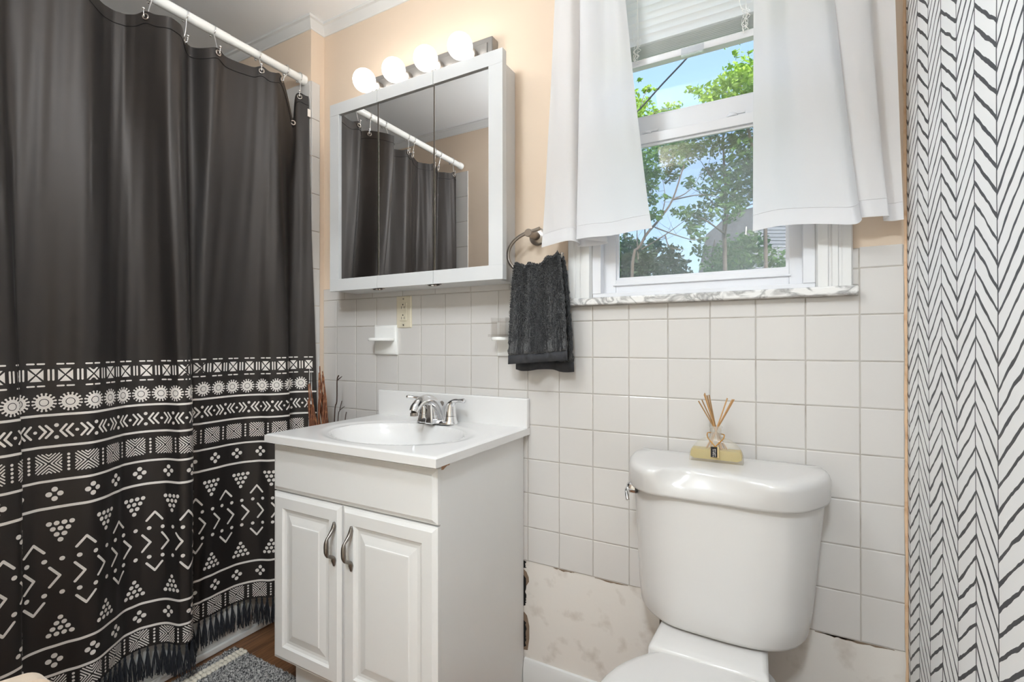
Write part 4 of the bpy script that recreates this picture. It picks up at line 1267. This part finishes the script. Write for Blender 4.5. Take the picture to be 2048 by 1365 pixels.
for y, i, lab in zip(HOOK_Y, HOOK_I, hook_labels):
    t = tpar[i]; hp = surf_t(t, ZH); zg = head_z(t) - .018
    gp = Vector((hp[0] + .001, hp[1], zg)); tn = CT[min(i + 1, len(CT) - 1)] - CT[max(i - 1, 0)]
    nv = Vector((-tn[1], tn[0], 0))
    if nv.x < 0: nv = -nv
    nv.normalize()
    grommet(gp + nv * .0012, nv)
    h = thing('curtain_hook', lab, 'hook', (RX, y, RZ - .03), 'chrome hooks holding the shower curtain')
    pts = []
    for k_ in range(15):
        a = math.radians(-60 + 285 * k_ / 14)
        pts.append((RX + .0195 * math.cos(a), y + .001 * k_ / 14, RZ + .0195 * math.sin(a)))
    low_ = gp + nv * .006
    pts = [tuple(gp + nv * .010 + Vector((0, 0, .018))), tuple(gp + nv * .009 + Vector((0, 0, .006))), tuple(low_ + Vector((0, 0, -.002))), tuple(gp - nv * .004 + Vector((0, 0, .004))), tuple(gp * .55 + Vector((RX + .012, y, RZ - .022)) * .45)] + pts
    MB().tube([tuple(p) for p in catmull(pts, 4)], .0016, 7).build('wire', MT['chrome'], h, smooth=True, angle=180)
    MB().sphere(tuple(gp + nv * .010 + Vector((0, 0, .020))), .0042, 12, 8).build('ball_tip', MT['chrome'], h, smooth=True, angle=180)
    MB().sphere(pts[-1], .0042, 12, 8).build('ball_tip', MT['chrome'], h, smooth=True, angle=180)
t_un = 2.0; pu = surf_t(t_un, ZH)
grommet(Vector((pu[0] + .004, pu[1], head_z(t_un) - .02)), (1, -.3, 0))
lp = surf_s(.004, 2.0)
MB().box(lp[0] + .001, lp[0] + .003, lp[1] - .004, lp[1] + .010, 2.035, 2.065).build('care_label', MT['print'], cu)

# ------------------------------------------------------------------ bath rug
rug = thing('bath_rug', 'grey speckled bath rug with a cream stripe beside the tub', 'rug', (.03, -.7, 0))
rx0, rx1, ry0, ry1 = -.166, .228, -.95, -.318
nx_, ny_ = 200, 360
xs_ = np.linspace(rx0, rx1, nx_); ys_ = np.linspace(ry0, ry1, ny_)
H = .013 + rng.normal(0, .003, (ny_, nx_)) 
G = []
for j, y in enumerate(ys_):
    row = []
    for i, x in enumerate(xs_):
        e = min(i, nx_ - 1 - i, j, ny_ - 1 - j)
        z = H[j, i] if e > 1 else (.008 if e == 1 else .0015)
        row.append((x + rng.normal() * .0006, y + rng.normal() * .0006, z))
    G.append(row)
tag(MB().grid(G).build('pile', MT['rug'], rug, smooth=True, angle=180), kind='stuff')
km = MB().sphere((0, 0, 0), .0112, 10, 6, (1.0, .72, .62))
kme = bpy.data.meshes.new('knot'); kme.from_pydata(km.v, [], km.f); kme.materials.append(MT['cream']); kme.polygons.foreach_set('use_smooth', [True] * len(kme.polygons))
y = ry1 - .007
while y > ry0 + .004:
    for x in (-.119, -.099):
        o = bpy.data.objects.new('knot', kme); COL.objects.link(o); o.parent = rug
        o.location = (x + random.uniform(-.0015, .0015) - .03, y + random.uniform(-.001, .001) + .7 , .0150)
        o.rotation_euler = (0, 0, random.uniform(-.4, .4))
    y -= .0142

# ------------------------------------------------------------------ twigs in a vase behind the vanity
vs_ = tag(MB().lathe([(.05, .0005), (.055, .02), (.062, .20), (.055, .42), (.040, .52), (.045, .56), (.040, .56), (.034, .52), (.045, .40), (.05, .05), (.0001, .03)], (.075, -.115, 0), n=28).build('floor_vase', MT['vase'], None, smooth=True, angle=50), 'slim brown floor vase holding twigs behind the vanity', 'vase')
def bundle(top_pt, foot, n_, spread, label, seed, r0=.0050):
    rs = random.Random(seed)
    t = thing('twig_bundle', label, 'twigs', tuple(foot), 'twig bundles in the floor vase')
    tp, ft = np.array(top_pt), np.array(foot)
    for k_ in range(n_):
        L_ = rs.uniform(.72, 1.0) if k_ else 1.0
        pts = []
        ph, tw_ = rs.uniform(0, 6.28), rs.uniform(3, 7)
        for j in range(9):
            a = j / 8 * L_
            c = ft + (tp - ft) * a
            w_ = spread * (.35 + .9 * math.sin(PI * min(1, a * .95)) ** .7) * (1 - .55 * a)
            pts.append(c + np.array([w_ * math.cos(ph + tw_ * a) + rs.gauss(0, .0012), w_ * math.sin(ph + tw_ * a), 0]))
        cp_ = catmull(pts, 3)
        MB().tube([tuple(p) for p in cp_], list(np.linspace(r0 * rs.uniform(.8, 1.3), r0 * .45, len(cp_))), 6).build('twig', MT['twig'], t, smooth=True, angle=180)
    return t
bundle((.028, -.100, 1.035), (.073, -.112, .50), 15, .020, 'taller bundle of red-brown twigs behind the sink top', 5)
bundle((-.040, -.105, .966), (.062, -.118, .50), 13, .017, 'shorter bundle of red-brown twigs against the patterned curtain', 9)
for pts, r_, lab in (([(.085, -.10, .30), (.084, -.085, .82), (.092, -.080, .90), (.088, -.075, .98), (.094, -.072, 1.000)], .0026, 'bare grey twig branching beside the taller bundle'),
                     ([(.10, -.115, .30), (.118, -.10, .80), (.125, -.095, .87), (.131, -.09, .905)], .0018, 'thin dark twig curving up from behind the sink top'),
                     ([(.11, -.12, .30), (.165, -.11, .80), (.172, -.105, .868)], .0018, 'short dark twig tip just above the sink top')):
    mb = MB().tube([tuple(p) for p in catmull(pts, 4)], r_, 7)
    q = np.array(pts[-2]); mb.tube([tuple(q), tuple(q + np.array([.022, .004, .016]))], [r_, r_ * .5], 6)
    tag(mb.build('bare_twig', MT['darktwig'], None, smooth=True, angle=180), lab, 'twig')

# ------------------------------------------------------------------ folded towels standing in a bin by the door wall
sb_ = thing('storage_bin', 'white bin holding the folded beige towels near the doorway', 'bin', (.33, -1.12, 0))
def bin_ring(i_, z): return [(.255 + i_, -1.262 + i_, z), (.425 - i_, -1.262 + i_, z), (.445 - i_, -.975 - i_, z), (.285 + i_, -.975 - i_, z)]
MB().loft([bin_ring(.02, .0005), bin_ring(.0, .30), bin_ring(.004, .30), bin_ring(.024, .006)]).build('bin_shell', MT['rod'], sb_)
def standing_towel(x0, th_, y_end, ztop_, nl, lab):
    t = thing('folded_towel', lab, 'towel', (x0, -1.1, .01), 'beige towels in the bin')
    for k_ in range(nl):
        ins = k_ * .0125; r_ = max(.006, .030 - ins)
        ye, zt_ = y_end - ins, ztop_ - ins
        def prof_at(d):
            pts = [(-1.215, zt_ - d)]
            rr2 = max(.002, r_ - d)
            for j_ in range(9):
                a = PI / 2 - PI / 2 * j_ / 8
                pts.append((ye - r_ + rr2 * math.cos(a), zt_ - r_ + rr2 * math.sin(a)))
            pts.append((ye - d, .012)); return pts
        o_, i_ = prof_at(0), prof_at(.0105)
        loop = o_ + i_[::-1]
        w0, w1 = x0 - th_ / 2 + .002 * k_, x0 + th_ / 2 - .0035 * k_
        rings = [[(x + .36 * (y + 1.0) * (1 if y > -1.3 else 0), y, z) for y, z in loop] for x in (w0, w0 + .004, w1 - .004, w1)]
        MB().loft(rings).build('fold', MT['beige_towel'], t, smooth=True, angle=50)
standing_towel(.342, .040, -1.000, .487, 4, 'taller folded beige towel standing in the bin')
standing_towel(.388, .040, -.992, .455, 3, 'shorter folded beige towel in front of the taller one')

# ------------------------------------------------------------------ window curtains
crod = thing('curtain_rod', 'white rod carrying the two short window curtains', 'rod', (1.40, -.066, 2.30))
MB().tube([(.95, -.066, 2.30), (XR - .012, -.066, 2.30)], .007, 14).build('rod_tube', MT['rod'], crod, smooth=True, angle=60)
for xx in (.965, XR - .02):
    MB().box(xx - .006, xx + .006, -.076, .0028, 2.290, 2.296).build('bracket', MT['rod'], crod)
def window_curtain(label, keys, zh, hem_h, group):
    """keys: (foot x, foot y, foot z, head x, head y)"""
    t = thing('window_curtain', label, 'curtain', (float(np.mean([k[0] for k in keys])), -.07, 1.4), group)
    Kb = catmull([(k[0], k[1], k[2]) for k in keys], 10); Kh = catmull([(k[3], k[4], zh) for k in keys], 10)
    rows = []
    m_ = 46
    for j in range(m_ + 1):
        a = j / m_; w = a ** .85; row = []
        for i in range(len(Kb)):
            p = Kb[i] * (1 - w) + Kh[i] * w
            p[2] = Kb[i][2] * (1 - a) + zh * a
            wr = .0016 * math.sin(14 * a + i * .35) * math.sin(3 * a + i * .11) * (1 - a)
            row.append((p[0], p[1] + wr, p[2]))
        rows.append(row)
    MB().grid(rows, flip=True).build('cloth', MT['white_cloth'], t, smooth=True, angle=180)
    # hem: a second layer of cloth turned up behind the foot
    k1 = max(1, int(round(hem_h / ((zh - 1.41) / m_))))
    hem = [[(x, y + .0014, z) for x, y, z in r_] for r_ in rows[:k1 + 1]]
    MB().grid(hem, flip=True).build('hem', MT['white_cloth'], t, smooth=True, angle=180)
    MB().tube([(x, y - .0004, z) for x, y, z in rows[k1]], .0009, 5).build('hem_stitching', MT['white_cloth'], t)
    return t
window_curtain('short white curtain covering the window side beside the towel ring',
    [(.968, -.088, 1.408, 1.012, -.070), (1.012, -.092, 1.414, 1.035, -.086), (1.062, -.090, 1.419, 1.060, -.084), (1.078, -.058, 1.412, 1.072, -.054), (1.066, -.044, 1.408, 1.078, -.050), (1.130, -.040, 1.408, 1.100, -.056), (1.155, -.046, 1.412, 1.112, -.082),
     (1.100, -.075, 1.420, 1.108, -.086), (1.076, -.084, 1.421, 1.096, -.088), (1.110, -.090, 1.422, 1.120, -.088), (1.180, -.088, 1.421, 1.150, -.062), (1.240, -.088, 1.426, 1.180, -.084), (1.290, -.078, 1.431, 1.196, -.072)], 2.296, .038, 'short white window curtains')
window_curtain('short white curtain covering the window side beside the herringbone wall',
    [(1.531, -.084, 1.394, 1.535, -.070), (1.580, -.090, 1.399, 1.556, -.088), (1.640, -.088, 1.398, 1.585, -.062), (1.690, -.092, 1.391, 1.615, -.086), (1.733, -.094, 1.385, 1.645, -.084), (1.748, -.078, 1.398, 1.668, -.056), (1.738, -.066, 1.404, 1.680, -.060),
     (1.770, -.072, 1.402, 1.705, -.084), (1.798, -.066, 1.402, 1.735, -.078), (1.790, -.050, 1.396, 1.755, -.054), (1.806, -.046, 1.394, 1.780, -.058), (1.826, -.050, 1.394, 1.800, -.070)], 2.296, .038, 'short white window curtains')
# ------------------------------------------------------------------ outside
struct('ground', MB().box(-40, 30, .3, 60, -3.2, -3.0), MT['ground'])
def leaf_cloud(centres, n_, size, seed, squash=.75):
    """leaves: small folded rhombi scattered through ellipsoids (centre, radius)"""
    r2 = np.random.default_rng(seed)
    W_ = np.array([c[1] ** 2 for c in centres]); W_ = W_ / W_.sum()
    idx = r2.choice(len(centres), n_, p=W_)
    C_ = np.array([c[0] for c in centres])[idx]; R_ = np.array([c[1] for c in centres])[idx]
    d = r2.normal(size=(n_, 3)); d /= np.linalg.norm(d, axis=1)[:, None]
    rad = R_ * r2.random(n_) ** .5
    pos = C_ + d * rad[:, None] * np.array([1, 1, squash])
    a = r2.normal(size=(n_, 3)); a[:, 2] *= .6; a /= np.linalg.norm(a, axis=1)[:, None]
    b = r2.normal(size=(n_, 3)); b -= (b * a).sum(1)[:, None] * a; b /= np.linalg.norm(b, axis=1)[:, None]
    c = np.cross(a, b)
    L = size * (.5 + .75 * r2.random(n_))[:, None]
    V = np.stack([pos - a * L, pos + b * L * .55 + c * L * .15, pos + a * L, pos - b * L * .55 + c * L * .15], 1).reshape(-1, 3)
    mb = MB(); mb.v = V.tolist(); mb.f = [(4 * i, 4 * i + 1, 4 * i + 2, 4 * i + 3) for i in range(n_)]; mb.m = [0] * n_
    return mb
def limb(mb, pts, r0, r1):
    cp_ = catmull(pts, 4)
    mb.tube([tuple(p) for p in cp_], list(np.linspace(r0, r1, len(cp_))), 7)
def tree(label, trunk_px, limbs_px, clusters, dist, leaf, n_, size, seed, r0=.09, n_tw=0):
    base = np.array(pix(*trunk_px[0], dist)); base[2] = -3.0
    t = thing('tree', label, 'tree', tuple(base))
    mb = MB()
    limb(mb, [base] + [pix(a, b, dist) for a, b in trunk_px], r0, r0 * .35)
    mb.build('trunk', MT['bark'], t, smooth=True, angle=60)
    rs = random.Random(seed)
    for L_ in limbs_px:
        mb = MB(); limb(mb, [pix(a, b, dist + rs.uniform(-.3, .3) * k_) for k_, (a, b) in enumerate(L_)], r0 * .38, r0 * .08)
        mb.build('branch', MT['bark'], t, smooth=True, angle=60)
    for k_ in range(n_tw):              # fine twigs off the limbs
        L_ = rs.choice(limbs_px); m0 = rs.randrange(len(L_) - 1); f0 = rs.random()
        a0 = (L_[m0][0] * (1 - f0) + L_[m0 + 1][0] * f0, L_[m0][1] * (1 - f0) + L_[m0 + 1][1] * f0)
        dx_, dy_ = rs.uniform(-30, 34), rs.uniform(-42, 8)
        mb = MB(); limb(mb, [pix(a0[0], a0[1], dist), pix(a0[0] + dx_ * .5, a0[1] + dy_ * .4, dist + .1), pix(a0[0] + dx_, a0[1] + dy_, dist + rs.uniform(-.2, .2))], r0 * .10, r0 * .04)
        mb.build('twig', MT['bark'], t)
    cs = [(pix(a, b, dist + rs.uniform(-1, 1) * .5), rr_ * 1.3 * dist / FPX) for a, b, rr_ in clusters]
    tag(leaf_cloud(cs, n_, size, seed).build('foliage', MT[leaf], t), kind='stuff')
    return t
tree('leafy tree with a forked grey trunk in front of the grey house', [(1450, 560), (1448, 470), (1452, 400), (1448, 330), (1446, 250)],
     [[(1452, 450), (1420, 400), (1380, 375)], [(1449, 480), (1458, 420), (1478, 360), (1478, 270)], [(1450, 390), (1420, 350), (1400, 320)], [(1452, 440), (1500, 410), (1540, 400)], [(1448, 320), (1500, 300), (1550, 280)], [(1452, 470), (1410, 440), (1385, 430)]],
     [(1440, 380, 34), (1425, 345, 22), (1475, 350, 34), (1500, 320, 40), (1470, 280, 26), (1420, 290, 26), (1380, 300, 30), (1400, 430, 26), (1370, 425, 14), (1455, 420, 26), (1500, 385, 30), (1540, 330, 50), (1395, 470, 18), (1385, 455, 14), (1560, 400, 40), (1420, 250, 30), (1540, 240, 50), (1400, 500, 16), (1470, 400, 24)], 7.0, 'leaf_mid', 5600, .040, 21, .036, 14)
tree('low leafy tree crossing the foot of the grey house', [(1425, 600), (1424, 520), (1430, 480)],
     [[(1424, 520), (1460, 500), (1500, 490)]],
     [(1470, 500, 34), (1510, 500, 30), (1440, 520, 30), (1450, 545, 30), (1545, 520, 24), (1500, 480, 22), (1480, 530, 26), (1420, 545, 20), (1560, 545, 18)], 8.2, 'leaf_mid', 2000, .048, 22, .03)
tree('thin bare-branched tree leaning beside the curtain', [(1262, 600), (1282, 490), (1318, 440), (1345, 400), (1368, 330)],
     [[(1282, 500), (1330, 470), (1365, 445), (1400, 420)], [(1320, 440), (1330, 400), (1326, 360)], [(1290, 480), (1290, 400), (1300, 350), (1330, 330)], [(1310, 455), (1350, 470), (1390, 480), (1420, 470)], [(1345, 400), (1380, 380), (1410, 335)], [(1345, 400), (1400, 390), (1440, 395)], [(1276, 520), (1274, 470), (1276, 430)], [(1330, 470), (1340, 495), (1370, 500)]],
     [(1300, 310, 26), (1330, 300, 24), (1350, 330, 20), (1300, 350, 24), (1285, 380, 26), (1340, 355, 16), (1360, 290, 24), (1380, 365, 12), (1310, 430, 14), (1300, 400, 14), (1350, 425, 8), (1330, 395, 8), (1270, 340, 40)], 6.0, 'leaf_mid', 2100, .034, 23, .024, 34)
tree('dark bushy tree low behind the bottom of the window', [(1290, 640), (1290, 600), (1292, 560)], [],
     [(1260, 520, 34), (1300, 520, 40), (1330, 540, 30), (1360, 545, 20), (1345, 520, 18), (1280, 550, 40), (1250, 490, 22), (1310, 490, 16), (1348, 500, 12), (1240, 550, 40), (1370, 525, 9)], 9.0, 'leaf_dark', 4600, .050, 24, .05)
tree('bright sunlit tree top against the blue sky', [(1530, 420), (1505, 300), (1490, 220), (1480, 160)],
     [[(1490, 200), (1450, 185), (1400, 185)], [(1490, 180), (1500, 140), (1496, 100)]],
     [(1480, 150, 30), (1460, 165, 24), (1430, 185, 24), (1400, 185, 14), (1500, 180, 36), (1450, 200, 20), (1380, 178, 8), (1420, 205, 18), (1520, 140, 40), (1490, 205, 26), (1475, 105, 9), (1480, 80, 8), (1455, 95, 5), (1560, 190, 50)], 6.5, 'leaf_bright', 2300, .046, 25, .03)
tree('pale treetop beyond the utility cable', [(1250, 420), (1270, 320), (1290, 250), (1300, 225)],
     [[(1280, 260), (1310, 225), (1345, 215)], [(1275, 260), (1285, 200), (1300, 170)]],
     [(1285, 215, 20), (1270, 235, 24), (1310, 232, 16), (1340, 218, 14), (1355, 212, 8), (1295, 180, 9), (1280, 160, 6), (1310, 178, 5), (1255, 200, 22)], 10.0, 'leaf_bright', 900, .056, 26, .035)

# grey house with a steep gable beyond the trees
hd = 15.0
hb = pix(1500, 560, hd)
hs_ = thing('neighbour_house', 'grey-sided house with a steep dark gable beyond the trees', 'house', (hb[0], hb[1], -3.0))
def hp(px, v, d=hd): return np.array(pix(px, v, d))
out = [hp(1397, 545), hp(1412, 470), hp(1462, 427), hp(1540, 405), hp(1700, 400), hp(1700, 545)]
wall0 = [tuple(p) for p in out]; back_v = np.array([1.5, 5.0, 0.0])
low_pts = [out[0] * [1, 1, 0] + [0, 0, -3.0], out[-1] * [1, 1, 0] + [0, 0, -3.0]]
ring0 = [tuple(low_pts[0])] + wall0 + [tuple(low_pts[1])]
ring1 = [tuple(np.array(p) + back_v) for p in ring0]
MB().loft([ring0, ring1]).build('gable_body', MT['roofing'], hs_)
# clapboards on the lit side wall
nrm = -_f * [1, 1, 0]; nrm = nrm / np.linalg.norm(nrm)
for k_ in range(16):
    v0 = 440 + k_ * 7
    a, b = hp(1505, v0 + 6.4) + nrm * .02, hp(1700, v0 + 6.4) + nrm * .02
    c, d = hp(1700, v0) + nrm * .005, hp(1505, v0) + nrm * .005
    f2 = [a, b, c, d]; bk_ = [p - nrm * .04 for p in f2]
    MB().loft([[tuple(p) for p in f2], [tuple(p) for p in bk_]]).build('clapboard', MT['siding'], hs_)
q0, q1 = hp(1395, 549) + nrm * .08, hp(1560, 545) + nrm * .08
MB().tube([tuple(q0), tuple(q1)], .03, 6).build('gutter', MT['trim'], hs_)
q0, q1 = hp(1490, 455) + nrm * .08, hp(1488, 490) + nrm * .08
MB().tube([tuple(q0), tuple(q1)], .018, 6).build('vent_pipe', MT['trim'], hs_)
cb = MB().tube([tuple(p) for p in catmull([np.array([1.70, .145, 2.50]), pix(1440, 30, 2.6), pix(1386, 102, 2.7), pix(1325, 168, 2.85), pix(1266, 232, 3.0), pix(1150, 345, 3.3)], 5)], .0052, 8)
tag(cb.build('utility_cable', MT['cable'], None, smooth=True, angle=60), 'dark utility cable slanting across the sky outside the window', 'cable')
